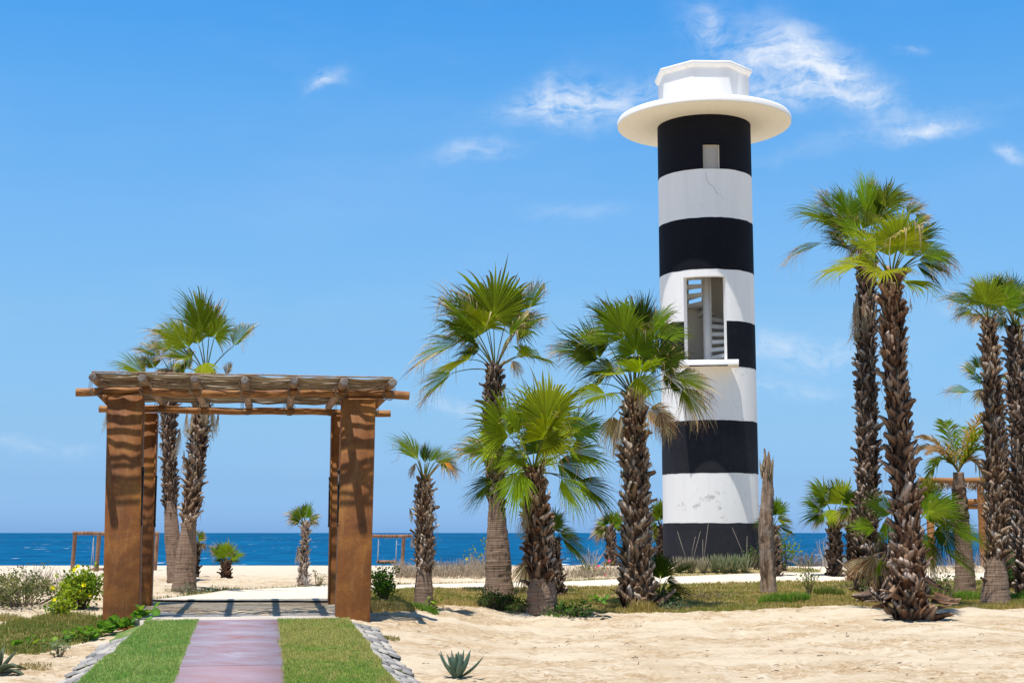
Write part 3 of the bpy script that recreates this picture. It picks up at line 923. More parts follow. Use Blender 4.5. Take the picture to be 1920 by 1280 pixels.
# lantern room
zt_ = P(1334, 113, TD - TR)[2]; oc = [a for a in np.arange(-12, 348, 45)]
def octo(rd, z): return [TP(a, rd, z) for a in oc]
mb = MB(); mb.grid(np.array([octo(1.50, zd + .24), octo(1.50, zt_ - .17)]), closed=True); lan = mb.obj('lantern_room', M['white'], tower)
mb = MB(); pr = [(1.45, zt_ - .17), (1.56, zt_ - .17), (1.575, zt_ - .11), (1.615, zt_ - .09), (1.615, zt_ - .02), (1.60, zt_), (.01, zt_ + .06)]
mb.grid(np.array([octo(a, z) for a, z in pr]), closed=True); mb.obj('cornice', M['white'], lan)
# thin flood light bar and cable drip marks are too small to read; a hair crack is relief in the plaster

# ------------------------------------------------------------------ swing frames on the beach
def swing(px0, px1, D, toprow, label, posts, seats):
    g = lambda px: P(px, toprow, D)
    b = g((px0 + px1) / 2); zg = GZ(b[0], b[1])
    t = thing('swing_frame', (b[0], b[1], zg), label, 'swing', 'log swing frames on the beach')
    log('crossbeam', g(px0), g(px1), .10, M['swing'], t, .03, 10, 20)
    for (px, dy) in posts:
        p1 = P(px, toprow + 3, D + dy); zz = GZ(p1[0], p1[1]) - .1
        p0 = p1.copy(); p0[2] = zz; p0[0] -= .08
        log('post', p0, p1, .10, M['swing'], t, .02, 10, 12)
        if dy: log('side_rail', P(px, toprow + 1, D), P(px, toprow + 1, D + dy), .08, M['swing'], t, .01, 8, 6)
    for (pa_, pb_, srow) in seats:
        sa, sb = P(pa_, srow, D), P(pb_, srow, D)
        mb = MB(); mb.box((sa + sb) / 2, (abs(sb[0] - sa[0]) + .1, .5, .09)); mb.box((sa + sb) / 2 + np.array([0, .25, -.03]), (abs(sb[0] - sa[0]) + .1, .05, .2)); mb.obj('seat', M['swing'], t)
        for q in (sa, sb):
            for dd in (-.22, .22):
                top = q.copy(); top[2] = g(px0)[2]; top[0] += .04
                lo = q.copy(); lo[1] += dd
                mb = MB(); mb.tube([lo, (lo * .7 + top * .3) + np.array([.01, 0, 0]), top], .016, 5); mb.obj('rope', M['palerope'], t)
    return t


swing(137, 298, 72, 999.5, 'log swing frame on the beach behind the left rusty pillar', [(141, 0), (186, -4.5), (295, 0)], [(172, 205, 1067)])
swing(640, 774, 82, 1004.5, 'log swing frame on the beach behind the right rusty pillar', [(757, 0), (648, 0)], [(708, 742, 1052)])

# second pergola far right
pD = 46
pb_ = P(1820, 1070, pD); zg = GZ(pb_[0], pb_[1])
p2 = thing('wooden_pergola', (pb_[0], pb_[1], zg), 'orange log pergola with fringed palm thatch half hidden behind the right palms', 'pergola')
for (row, D, x0, x1) in ((900, pD, 1722, 1930), (941, pD + 2.6, 1668, 1930)):
    log('beam', P(x0, row + 1, D), P(x1, row - 3, D), .10, M['log'], p2, .04, 10, 30)
log('beam', P(1668, 952, pD + 2.7), P(1930, 947, pD + 2.7), .08, M['log'], p2, .04, 10, 30)
for (px, row, D) in ((1838, 900, pD), (1742, 900, pD), (1858, 941, pD + 2.6), (1925, 900, pD), (1700, 941, pD + 2.6)):
    q1 = P(px, row, D); q0 = q1.copy(); q0[2] = GZ(q1[0], q1[1]) - .1
    log('post', q0, q1, .12, M['log'], p2, .02, 10, 12)
log('brace', P(1838, 985, pD), P(1868, 945, pD + .3), .05, M['log'], p2, .01, 8, 8)
for k in range(9):
    px = 1726 + k * 25
    log('rafter', P(px, 909, pD - .3), P(px + 2, 945, pD + 3.0) * [1, 1, 0] + [0, 0, P(px, 905, pD)[2] + .02], .045, M['rafter'], p2, .01, 8, 8)
mb = MB()
for k in range(420):
    px = rng.uniform(1722, 1930); D = rng.uniform(pD - .2, pD + .6)
    p = P(px, 906 + rng.uniform(-2, 2), D); l_ = rng.uniform(.12, .3)
    e = p + np.array([rng.uniform(-.18, .18), rng.uniform(-.1, .1), -l_])
    mb.tube([p, (p + e) / 2 + rng.uniform(-.02, .02, 3), e], [.016, .012, .003], 4, col=reedcols[rng.randint(5)] * rng.uniform(.8, 1.4), cap=False)
tag(mb.obj('thatch', M['reed'], p2), kind='stuff')

# ------------------------------------------------------------------ palms
GREEN = np.array([0.108, 0.165, 0.008]); LIME = np.array([0.22, 0.28, 0.014]); DKG = np.array([0.036, 0.066, 0.006])
STRAW = np.array([0.46, 0.37, 0.24]); BROWN = np.array([0.15, 0.075, 0.040]); DEADC = np.array([0.30, 0.21, 0.13]); PURP = np.array([0.11, 0.055, 0.050])
ORNG = np.array([0.60, 0.27, 0.03])


def nrmz(v): return v / (np.linalg.norm(v, axis=-1, keepdims=True) + 1e-9)


def blade(mb, hub, tip, nrm, r_, spread=105, fold=0.25, nseg=44, droop=.12, kind='g', ragged=.25, tipdrop=.12):
    """one fan leaf: pleated segments joined in the inner part, free and drooping outside. kind g green, l lime, d dark, m mixed dry, x dead, o orange"""
    hub = np.asarray(hub, float); a = (np.asarray(tip, float) - hub) * (1.08 if kind in 'gld' else 1.0); Ln = np.linalg.norm(a); a = a / Ln
    n = nrm - a * np.dot(nrm, a); n = nrmz(n); s = np.cross(a, n)
    th = np.linspace(-R(spread), R(spread), nseg); dth = th[1] - th[0]
    q = np.abs(th) / R(spread)
    rho = np.array([0.02, .16, .34, .52, .66, .80, .91, 1.0])
    split = .47 + .11 * (1 - q) + .05 * r_.randn(nseg)
    Ls = Ln * (1 - .30 * q ** 2.2) * (1 + .05 * r_.randn(nseg)) * np.where(r_.rand(nseg) < ragged * .35, r_.uniform(.72, .95, nseg), 1)
    costa = Ln * (.06 + .22 * fold) * (1 - q)
    Ls = Ls - costa
    d = np.cos(th)[:, None] * a + np.sin(th)[:, None] * s
    up = fold * np.abs(np.sin(th)) * 1.3
    d = nrmz(d + up[:, None] * n)
    tang = -np.sin(th)[:, None] * a + np.cos(th)[:, None] * s
    # whole leaf bends: centre rolls backwards with distance
    wind = np.array([-.10, .03, 0.0])
    P_ = np.zeros((nseg, len(rho), 3, 3))
    bend = r_.rand(nseg) < (ragged * (.7 if kind in 'mx' else .12))
    curl = r_.randn(nseg, 3) * .05
    tipd = tipdrop * (1 + .6 * r_.randn(nseg))
    for k, rh in enumerate(rho):
        c = hub + a * costa[:, None] + d * (Ls * rh)[:, None]
        c = c + n * (-droop * .5 * Ln * rh ** 2) + np.array([0, 0, -1.0]) * (droop * Ln * rh ** 2.2)
        ex = np.clip((rh - split) / (1 - split), 0, 1)
        c = c + np.array([0, 0, -1.0]) * (Ln * tipd * ex ** 2)[:, None] + wind * (Ln * .5 * ex ** 2)[:, None] + curl * (Ln * ex ** 2)[:, None]
        if bend.any():
            e2 = np.clip((rh - .68) / .32, 0, 1) * bend
            c = c + np.array([0, 0, -1.0]) * (Ln * .27 * e2)[:, None] - d * (Ln * .26 * e2)[:, None]
        hw = Ls * np.minimum(rh, split) * math.tan(dth / 2) * np.where(rh <= split, 1.04, np.clip(1 - ex ** 1.05, 0.04, 1))
        hw = hw + np.abs(np.sin(th)) * (Ln * (.06 + .22 * fold) / (nseg / 2)) * .55 * (1 if rh < .6 else 0)
        lift = hw * .85
        P_[:, k, 0] = c - tang * hw[:, None]
        P_[:, k, 1] = c + n * lift[:, None]
        P_[:, k, 2] = c + tang * hw[:, None]
    nr = len(rho)
    base = (np.arange(nseg) * nr * 3)[:, None] + (np.arange(nr - 1) * 3)[None, :]
    q1 = np.stack([base, base + 1, base + 4, base + 3], -1).reshape(-1, 4)
    q2 = np.stack([base + 1, base + 2, base + 5, base + 4], -1).reshape(-1, 4)
    # colours
    g = {'g': GREEN, 'l': LIME, 'd': DKG, 'm': GREEN * .9, 'x': DEADC, 'o': ORNG}[kind] * r_.uniform(.82, 1.2) * (1 + .1 * r_.randn(3) * [1, .4, .4])
    C = np.ones((nseg, nr, 3, 1)) * g
    C[:, 0] = C[:, 0] * .3 + LIME * .9 if kind not in 'x' else DEADC
    tipf = np.clip((rho[None, :] - {'g': .80, 'l': .86, 'd': .82, 'm': .52, 'x': 0, 'o': .45}[kind] - .10 * r_.randn(nseg)[:, None] + q[:, None] * .05) / .14, 0, 1)
    tcol = np.where((r_.rand(nseg) < (.2 if kind in 'gld' else .42))[:, None], STRAW if kind in 'mxo' else BROWN * 1.2, PURP if kind != 'x' else BROWN * 1.6) * r_.uniform(.7, 1.25, (nseg, 1))
    tcol = np.where(bend[:, None], STRAW * r_.uniform(.5, 1.0, (nseg, 1)), tcol)
    tipf = np.maximum(tipf, bend[:, None] * (rho[None, :] > .6))
    if kind in 'gld': tipf[r_.rand(nseg) < .30] *= .25
    C = C * (1 - tipf[..., None, None]) + tcol[:, None, None, :] * tipf[..., None, None]
    C = C * (1 + .16 * r_.randn(nseg, 1, 1, 1))
    if kind == 'x': C = C * np.linspace(.75, 1.25, nr)[None, :, None, None]
    C[:, :, 1] *= 1.1
    mb.add(P_.reshape(-1, 3), [q1, q2], np.clip(C.reshape(-1, 3), .004, .8))
    # curly white threads from the split edges
    nf = int({'g': 5, 'l': 4, 'd': 3, 'm': 12, 'x': 16, 'o': 8}[kind])
    for _ in range(nf):
        i = r_.randint(nseg); p0 = P_[i, 4, 0]
        e = p0 + (d[i] * .15 + np.array([r_.uniform(-.2, .1), r_.uniform(-.1, .1), -r_.uniform(.12, .4)])) * Ln * .7
        mid = (p0 + e) / 2 + r_.uniform(-.06, .06, 3) * Ln
        mb.tube([p0, mid, e, e + r_.uniform(-.05, .05, 3) * Ln], .0022 + .001 * Ln, 3, col=STRAW * r_.uniform(.9, 1.5), cap=False)


def petiole(mb, p0, p1, r0=.016, r1=.008, sag=.12, col=(.16, .19, .05), kind='g'):
    p0 = np.asarray(p0); p1 = np.asarray(p1); ln = np.linalg.norm(p1 - p0)
    t_ = np.linspace(0, 1, 7)[:, None]
    pts = p0 + (p1 - p0) * t_ + np.array([0, 0, 1.0]) * sag * ln * (4 * t_ * (1 - t_)) * .6
    col = {'x': (.26, .18, .11), 'm': (.20, .19, .07), 'o': (.3, .22, .06)}.get(kind, col)
    cc = np.array(col) * np.linspace(.8, 1.2, 7)[:, None]
    mb.tube(pts, np.linspace(r0, r1, 7), 5, col=cc, cap=False)


# leaf-base stubs (eight shared shapes): x across, y out, z up, unit size
def boot_arrays(k):
    r_ = np.random.RandomState(100 + k)
    nz = 6; z = np.linspace(-.15, 1, nz)
    out = .06 + .20 * np.clip(z, 0, 1) ** 2.2 * r_.uniform(.3, 2.0)
    if k % 4 == 3: out[-2:] += .12; z = z.copy(); z[-1] -= .12
    hw = np.array([.46, .47, .38, .28, .21, .12]) * r_.uniform(.9, 1.15)
    th_ = np.linspace(.07, .05, nz)
    sk = r_.uniform(-.25, .25) * np.clip(z, 0, 1) ** 2
    rdg = r_.uniform(-.12, .06); edg = r_.uniform(-.15, .12); hw[-1] *= r_.uniform(.3, 2.2); hw[-2] *= r_.uniform(.7, 1.4)
    V = []
    for zz, o, h_, t_, s_ in zip(z, out, hw, th_, sk):
        V += [[s_ - h_, o + edg * h_, zz + .04 * r_.randn()], [s_, o + rdg * h_, zz], [s_ + h_, o + edg * h_ * .6, zz + .04 * r_.randn()], [s_, o - t_ * 1.2, zz]]
    V = np.array(V)
    i = (np.arange(nz - 1) * 4)[:, None]
    q = np.concatenate([np.concatenate([i + c, i + (c + 1) % 4, i + 4 + (c + 1) % 4, i + 4 + c], 1) for c in range(4)])
    e = (nz - 1) * 4
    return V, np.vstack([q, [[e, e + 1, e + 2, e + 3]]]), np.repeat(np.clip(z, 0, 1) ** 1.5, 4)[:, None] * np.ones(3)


BOOTS = [boot_arrays(k) for k in range(8)]
BOOTME = {}


def boot_mesh(k, mat):
    key = (k, mat)
    if key not in BOOTME: BOOTME[key] = mesh_np('leaf_base', BOOTS[k][0], [BOOTS[k][1]], M[mat], None, BOOTS[k][2])
    return BOOTME[key]


def trunk_curve(pts, D, base):
    """pts: picture positions from the foot upward -> smooth 3-D centre line"""
    K = np.array([P(px, row, D + (pt[0] if pt else 0)) for px, row, *pt in pts])
    K[0, 2] = min(K[0, 2], base - .03)
    s = np.concatenate([[0], np.cumsum(np.linalg.norm(np.diff(K, axis=0), axis=1))])
    n = 60; u_ = np.linspace(0, s[-1], n)
    Q = np.stack([np.interp(u_, s, K[:, c]) for c in range(3)], -1)
    for _ in range(20): Q[1:-1] = (Q[:-2] + 2 * Q[1:-1] + Q[2:]) / 4
    return Q


def at_curve(Q, t):
    x = t * (len(Q) - 1); i = int(min(x, len(Q) - 2)); f = x - i
    T = Q[i + 1] - Q[i]
    return Q[i] * (1 - f) + Q[i + 1] * f, T / np.linalg.norm(T)


def fan_palm(label, pts, D, wpx, fronds, boots=(0.3, 1.0), bsize=.17, bpitch=.085, bmat='boot_brown', group=None, seed=0, extra=(), single=True, skirt=(), name='fan_palm', nseg=44, smooth_mat='trunk', base_clump=0, bper=None):
    r_ = np.random.RandomState(1000 + seed)
    D = GD(pts[0][0], pts[0][1], D)
    m = D / F
    bx = P(pts[0][0], pts[0][1], D); zb = GZ(bx[0], bx[1])
    t = thing(name, (bx[0], bx[1], zb), label, 'palm', group)
    Q = trunk_curve(pts, D, zb)
    lt = np.linspace(0, 1, len(Q)); rad = np.interp(lt, np.linspace(0, 1, len(wpx)), np.array(wpx) * m / 2)
    ln = np.sum(np.linalg.norm(np.diff(Q, axis=0), axis=1))
    mb = MB(); n = 20
    tt = np.linspace(0, 1, 120 if single else 50)
    Qf = np.stack([np.interp(tt, lt, Q[:, c]) for c in range(3)], -1)
    rf = np.interp(tt, lt, rad)
    inb = (tt >= boots[0] - .01) & (tt <= boots[1] + .01)
    rf = rf * np.where(inb, .70, (.94 - .20 * sst(boots[0] * .45, boots[0], tt) + .10 * sst(.10, 0, tt)) * (1 + .012 * r_.randn(len(tt)) + .07 * fbm(tt * 14, tt * 0 + seed, 3, 2)))
    mb.tube(Qf, rf, n, wob=.022, r_=r_)
    if boots[0] > .05:
        tr = mb.obj('trunk', M[smooth_mat], t, smooth=True)
    else: tr = mb.obj('trunk', M['fibre'], t, smooth=True)
    # fibre sleeve below the stubs, only where stubs sit
    if boots[0] > .05 and boots[1] > boots[0]:
        m3 = MB(); k = inb; m3.tube(Qf[k], rf[k] + .008, 16, wob=.03, r_=r_); m3.obj('fibre_sleeve', M['fibre'], t, smooth=True)
    # stubs
    if boots[1] > boots[0]:
        jb = MB(); cnt = 0
        h = boots[0]; row = 0; items = []
        while h < boots[1]:
            c, T = at_curve(Q, h); rd = float(np.interp(h, lt, rad)) * .68
            per = bper or max(5, int(round(2 * math.pi * rd / (bsize * .50))))
            for k in range(per):
                phi = 2 * math.pi * (k + .5 * (row % 2)) / per + r_.uniform(-.16, .16)
                hh = h + r_.uniform(-.3, .3) * bpitch / ln
                items.append((hh, phi, row))
            h += bpitch * 1.12 / ln; row += 1
        if boots[0] > .05:
            for _ in range(int(9 * boots[0] * 8)): items.append((boots[0] - abs(r_.randn()) * .045, r_.uniform(0, 2 * math.pi), r_.randint(2)))
        # nearest-to-view first when the limit bites
        vis = [(-math.sin(ph_), it) for it in items for ph_ in (it[1],)]
        if len(items) > 298 and single:
            vis.sort(key=lambda z_: -z_[0]); keep = set(id(v_[1]) for v_ in vis[:298])
        else: keep = None
        for it in items:
            hh, phi, row = it
            c, T = at_curve(Q, min(max(hh, 0.0), 1.0)); rd = float(np.interp(hh, lt, rad)) * .68
            A_ = np.cross(T, [0, 1.0, 0]); A_ /= np.linalg.norm(A_); B_ = np.cross(T, A_)
            # phi measured so that -y (toward the view) is phi = -90 deg
            out_ = A_ * 0 + np.array([math.cos(phi), math.sin(phi), 0]); out_ = out_ - T * np.dot(out_, T); out_ /= np.linalg.norm(out_)
            side = np.cross(out_, T)
            tilt = R((40 if (row % 2) else -40) + r_.uniform(-15, 15))
            upv = T * math.cos(tilt) + side * math.sin(tilt); sd = side * math.cos(tilt) - T * math.sin(tilt)
            flare = r_.uniform(-.06, .12) + (r_.uniform(.3, .8) if r_.rand() < .13 else 0)
            ov = nrmz(out_ + T * -.0); upv = nrmz(upv + out_ * flare)
            ov = nrmz(np.cross(upv, sd) * -1); ov = ov if np.dot(ov, out_) > 0 else -ov
            sz = bsize * 1.22 * r_.uniform(.6, 1.2); sx = bsize * 1.22 * r_.uniform(.55, .85)
            p = c + out_ * rd * .97
            if single and (keep is None or id(it) in keep):
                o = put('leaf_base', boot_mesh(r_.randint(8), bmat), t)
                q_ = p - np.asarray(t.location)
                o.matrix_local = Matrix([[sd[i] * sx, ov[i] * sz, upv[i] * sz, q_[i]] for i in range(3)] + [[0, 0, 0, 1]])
            else:
                V, q, cl = BOOTS[r_.randint(8)]
                jb.add(p + V[:, :1] * sd * sx + V[:, 1:2] * ov * sz + V[:, 2:] * upv * sz, [q], cl * r_.uniform(0, .8)); cnt += 1
        if single:
            fb = MB()
            for _ in range(110):
                h_ = boots[0] + (boots[1] - boots[0]) * r_.rand() ** .6; c, T = at_curve(Q, h_); rd = float(np.interp(h_, lt, rad))
                az = r_.uniform(-math.pi, 0) if r_.rand() < .75 else r_.uniform(0, math.pi); o_ = np.array([math.cos(az), math.sin(az), 0]); l_ = r_.uniform(.08, .34)
                p = c + o_ * rd * .95; e = p + o_ * r_.uniform(0, .10) + np.array([r_.uniform(-.05, .05), 0, -l_])
                fb.tube([p, (p + e) / 2 + o_ * r_.uniform(0, .06), e], [.005, .004, .0015], 3, col=(STRAW * .9 if r_.rand() < .4 else BROWN * 1.3) * r_.uniform(.5, 1.2), cap=False)
            tag(fb.obj('loose_fibre', M['dry'], t), kind='stuff')
        if cnt: tag(jb.obj('leaf_bases', M[bmat], t), kind='stuff')
    top = Q[-1]
    # fronds named one by one: (hub px,row, tip px,row, kind, spread, depth of hub, depth of tip, camera lean, fold, droop)
    def mk(hub, tip, kind, spread, lean, fold, droop, pst=None, ns=None):
        a = nrmz(tip - hub)
        nrm = np.array([0, 0, 1.0]) + np.array([r_.uniform(-.15, .15), -1.0, 0]) * lean
        if a[2] < -.8: nrm = nrm + np.array([a[0], -.6, .2])
        m1 = MB(); blade(m1, hub, tip, nrm, r_, spread, fold, ns or nseg, droop, kind, ragged=.5 if kind in 'mx' else .22)
        fo = m1.obj('frond', M['frond'], t)
        if kind == 'x': fo['label'] = 'dry dead frond'
        if kind == 'o': fo['label'] = 'orange yellow dying frond'
        m2 = MB(); petiole(m2, top + nrmz(hub - top) * .05 + np.array([0, 0, -.05]) if pst is None else pst, hub, kind=kind)
        mm = m2.mesh('petiole', M['frond'], origin=tuple(t.location)); put('petiole', mm, fo)
    for fr in fronds:
        hx, hy, tx, ty, kind, spread = fr[:6]
        o_ = dict(dh=0., dt=0., lean=.9, fold=.2, droop=.08)
        if len(fr) > 6: o_.update(fr[6])
        mk(P(hx, hy, D + o_['dh']), P(tx, ty, D + o_['dt']), kind, spread, o_['lean'], o_['fold'], o_['droop'])
    # random ones all round: (count, petiole m, blade m, elevation range, kinds, azimuth range)
    for (cnt_, pl, bl, e0, e1, kinds, az0, az1) in extra:
        for i in range(cnt_):
            az = R(az0 + (az1 - az0) * (i + r_.rand() * .8) / cnt_); el = R(r_.uniform(e0, e1))
            dv = np.array([math.cos(az) * math.cos(el), math.sin(az) * math.cos(el), math.sin(el)])
            hub = top + dv * pl * r_.uniform(.8, 1.15)
            el2 = el - R(r_.uniform(5, 30)); d2 = np.array([math.cos(az) * math.cos(el2), math.sin(az) * math.cos(el2), math.sin(el2)])
            mk(hub, hub + d2 * bl * r_.uniform(.85, 1.15), kinds[r_.randint(len(kinds))], r_.uniform(80, 115), .6 + .5 * r_.rand(), r_.uniform(.1, .4), r_.uniform(.05, .16), ns=nseg)
    # dead fronds hanging down the trunk: (px,row,len px,kind,spread,side depth)
    for (px, row, lp, spread, dd) in skirt:
        hub = P(px, row, D + dd); tip = P(px + r_.uniform(-8, 8), row + lp, D + dd * 1.05)
        a = nrmz(tip - hub)
        m1 = MB(); cc_, _ = at_curve(Q, float(np.clip((hub[2] - Q[0][2]) / (Q[-1][2] - Q[0][2]), 0, 1)))
        outw = nrmz(hub - cc_ + np.array([0, -.02, 0])); blade(m1, hub, tip, outw, r_, spread, .1, 26, .0, 'x', .8, .0)
        fo = m1.obj('dead_frond', M['dry'], t)
    if base_clump:
        for i in range(base_clump):
            az = R(-180 + 180 * (i + r_.rand()) / base_clump)
            c, T = at_curve(Q, r_.uniform(.0, .10)); rd = rad[0]
            o = put('leaf_base', boot_mesh(r_.randint(8), bmat), t)
            out_ = np.array([math.cos(az), math.sin(az), 0]); up_ = nrmz(np.array([0, 0, 1.0]) * r_.uniform(-.6, .8) + out_ * r_.uniform(.4, 1.1))
            sd = nrmz(np.cross(out_, up_) + .2 * r_.randn(3)); ov = np.cross(up_, sd); sz = bsize * r_.uniform(1.0, 1.9)
            q_ = c + out_ * rd * r_.uniform(.8, 1.15) + np.array([0, 0, r_.uniform(0, .25)]) - np.asarray(t.location)
            o.matrix_local = Matrix([[sd[i2] * sz * .6, ov[i2] * sz, up_[i2] * sz, q_[i2]] for i2 in range(3)] + [[0, 0, 0, 1]])
    return t


d_ = dict
# --- left pair behind the gateway
fan_palm('tall fan palm with a pale smooth foot, right one of the gateway pair', [(345, 1108), (349, 1040), (360, 930), (372, 830), (386, 700)], 30, [46, 36, 33, 34, 34], [
    (377, 624, 362, 528, 'g', 48, d_(fold=.5, lean=1.2)), (392, 630, 398, 540, 'm', 50, d_(fold=.4, dh=.2, dt=.3)), (402, 632, 430, 585, 'g', 110, d_(lean=1.4, fold=.1)),
    (438, 649, 490, 592, 'm', 55, d_(fold=.45)), (353, 652, 300, 598, 'g', 75, d_(fold=.3)), (359, 672, 285, 655, 'm', 80, d_(lean=.5)),
    (384, 680, 388, 715, 'l', 60, d_(dh=-.5, dt=-.8, lean=1.2)), (425, 705, 434, 668, 'x', 30, d_(fold=.6)), (345, 640, 268, 600, 'm', 50, d_(fold=.5, dh=.3, dt=.5)),
    (350, 690, 318, 715, 'd', 85, d_(dh=-.2)), (372, 645, 350, 585, 'm', 60, d_(dh=.4, dt=.5))],
    boots=(.36, 1.0), bsize=.17, bpitch=.10, bmat='boot_grey', seed=1, group='the pair of palms behind the gateway',
    skirt=[(352, 765, 60, 14, -.2), (398, 765, 60, 18, -.15), (410, 765, 45, 16, -.05), (385, 740, 60, 14, -.25), (362, 770, 50, 10, -.25)])
fan_palm('darker fan palm leaning right, left one of the gateway pair', [(331, 1092), (322, 1000), (318, 900), (316, 800), (322, 700)], 31.5, [32, 30, 30, 31, 30], [
    (272, 702, 213, 668, 'g', 55, d_(fold=.4)), (345, 694, 300, 705, 'g', 100, d_(lean=1.0)), (318, 655, 268, 640, 'm', 85, d_(lean=.6)), (300, 668, 240, 640, 'm', 50, d_(fold=.5)),
    (330, 650, 335, 605, 'm', 70, d_(dh=.5)), (290, 690, 262, 655, 'm', 70, d_(fold=.4)), (352, 690, 362, 650, 'm', 60, d_(dh=.3)), (310, 690, 300, 730, 'x', 70, d_())],
    boots=(.40, 1.0), bsize=.16, bpitch=.10, bmat='boot_dark', seed=2, group='the pair of palms behind the gateway',
    skirt=[(338, 800, 60, 14, -.2), (300, 740, 70, 14, 0), (203, 745, 70, 10, 0), (345, 840, 50, 12, -.1)])
fan_palm('small dark palm standing close behind the foot of the gateway palm pair', [(366, 1082), (367, 1050), (368, 1022)], 40, [14, 12, 12], [
    (362, 1010, 335, 985, 'm', 80), (375, 1008, 385, 990, 'm', 70), (372, 1012, 392, 1002, 'm', 80), (345, 1018, 322, 1022, 'x', 60), (378, 1018, 385, 1032, 'x', 60)],
    boots=(0, 1), bsize=.16, bmat='boot_dark', seed=3, single=False, nseg=24)
fan_palm('low bright green palm alone on the beach sand in the middle of the gateway view', [(424, 1086), (424, 1070), (424, 1052)], 39, [20, 18, 16], [
    (425, 1045, 424, 1008, 'l', 75, d_(lean=1.3)), (422, 1045, 395, 1020, 'g', 60, d_(fold=.3)), (432, 1045, 462, 1032, 'g', 70), (418, 1046, 386, 1015, 'm', 40, d_(fold=.5)),
    (428, 1044, 448, 1015, 'm', 40, d_(dh=.2, fold=.5)), (420, 1048, 400, 1048, 'd', 70), (430, 1048, 452, 1050, 'd', 60), (424, 1040, 432, 1006, 'm', 50, d_(dh=.3)), (418, 1042, 405, 1012, 'm', 50, d_(dh=.3))],
    boots=(0, 1), bsize=.14, bpitch=.07, bmat='boot_brown', seed=4, single=False, nseg=26)
fan_palm('thin small palm with one pale dead frond hanging, left of the right rusty pillar', [(568, 1098), (570, 1060), (571, 1020), (573, 985)], 36, [20, 15, 14, 13], [
    (572, 972, 584, 938, 'g', 55, d_(lean=1.2, fold=.3)), (566, 972, 552, 945, 'g', 60, d_(lean=1.2, fold=.3)), (562, 976, 535, 962, 'm', 75), (580, 974, 606, 962, 'm', 70),
    (580, 978, 602, 980, 'm', 60), (562, 980, 540, 975, 'd', 60), (570, 968, 566, 942, 'd', 60, d_(dh=.3)), (562, 970, 530, 955, 'm', 40, d_(fold=.5))],
    boots=(0, 1), bsize=.13, bpitch=.075, bmat='boot_dark', seed=5, single=False, nseg=26,
    skirt=[(559, 1022, 40, 22, -.08), (556, 1024, 30, 16, -.04)])

# --- right of the gateway
fan_palm('short shaggy palm with few torn fronds and one orange frond beside the gateway', [(794, 1140), (795, 1070), (797, 980), (795, 900)], 25.5, [38, 34, 30, 20], [
    (783, 862, 738, 806, 'g', 38, d_(fold=.35, dh=-.2)), (786, 862, 745, 812, 'o', 16, d_(fold=.5)), (797, 868, 795, 820, 'd', 30, d_(fold=.5, lean=1.3)), (805, 866, 828, 830, 'g', 40, d_(fold=.4)), (779, 868, 768, 893, 'x', 30, d_()),
    (826, 866, 872, 890, 'm', 70, d_(lean=.7)), (832, 866, 862, 886, 'o', 32, d_(dh=-.2, dt=-.2)), (815, 866, 862, 850, 'g', 50, d_(fold=.3)), (801, 866, 812, 845, 'd', 26, d_(dh=.2))],
    boots=(.36, 1.0), bsize=.15, bpitch=.07, bmat='boot_grey', seed=6, skirt=[(768, 950, 28, 30, -.1), (772, 1000, 30, 12, -.1), (815, 1045, 30, 10, -.15)], base_clump=0)
fan_palm('tall fan palm with a wide smooth foot, leftmost of the middle three', [(936, 1118), (933, 1020), (930, 900), (922, 800), (928, 690)], 28.5, [58, 44, 37, 36, 30], [
    (925, 598, 926, 483, 'g', 112, d_(lean=1.5, fold=.08, dh=.1, dt=.15)), (898, 630, 850, 560, 'g', 85, d_(lean=1.1, fold=.2)), (893, 620, 803, 517, 'm', 38, d_(fold=.5, lean=1)),
    (968, 621, 1012, 592, 'g', 110, d_(lean=1.1, fold=.12)), (990, 580, 1028, 508, 'm', 38, d_(fold=.5)), (975, 612, 1040, 583, 'm', 45, d_(fold=.4)), (862, 642, 757, 688, 'm', 55, d_(fold=.45, lean=.6)),
    (846, 700, 776, 756, 'm', 55, d_(fold=.4, lean=.6)), (968, 668, 1003, 660, 'l', 55, d_(fold=.3)), (960, 676, 978, 706, 'x', 55), (892, 636, 848, 612, 'd', 95, d_(lean=.9, dh=-.1, dt=-.2)),
    (915, 610, 880, 520, 'g', 60, d_(dh=.5, dt=.6)), (950, 600, 980, 520, 'd', 60, d_(dh=.5, dt=.6)), (885, 640, 830, 605, 'm', 60, d_(dh=.4, dt=.5)), (900, 655, 850, 660, 'd', 70, d_(dh=.3, dt=.4))],
    boots=(.45, 1.0), bsize=.19, bpitch=.10, bmat='boot_dark', extra=((5, .95, .95, 5, 60, 'gdgm', 0, 360),), seed=7, group='the three palms in the middle')
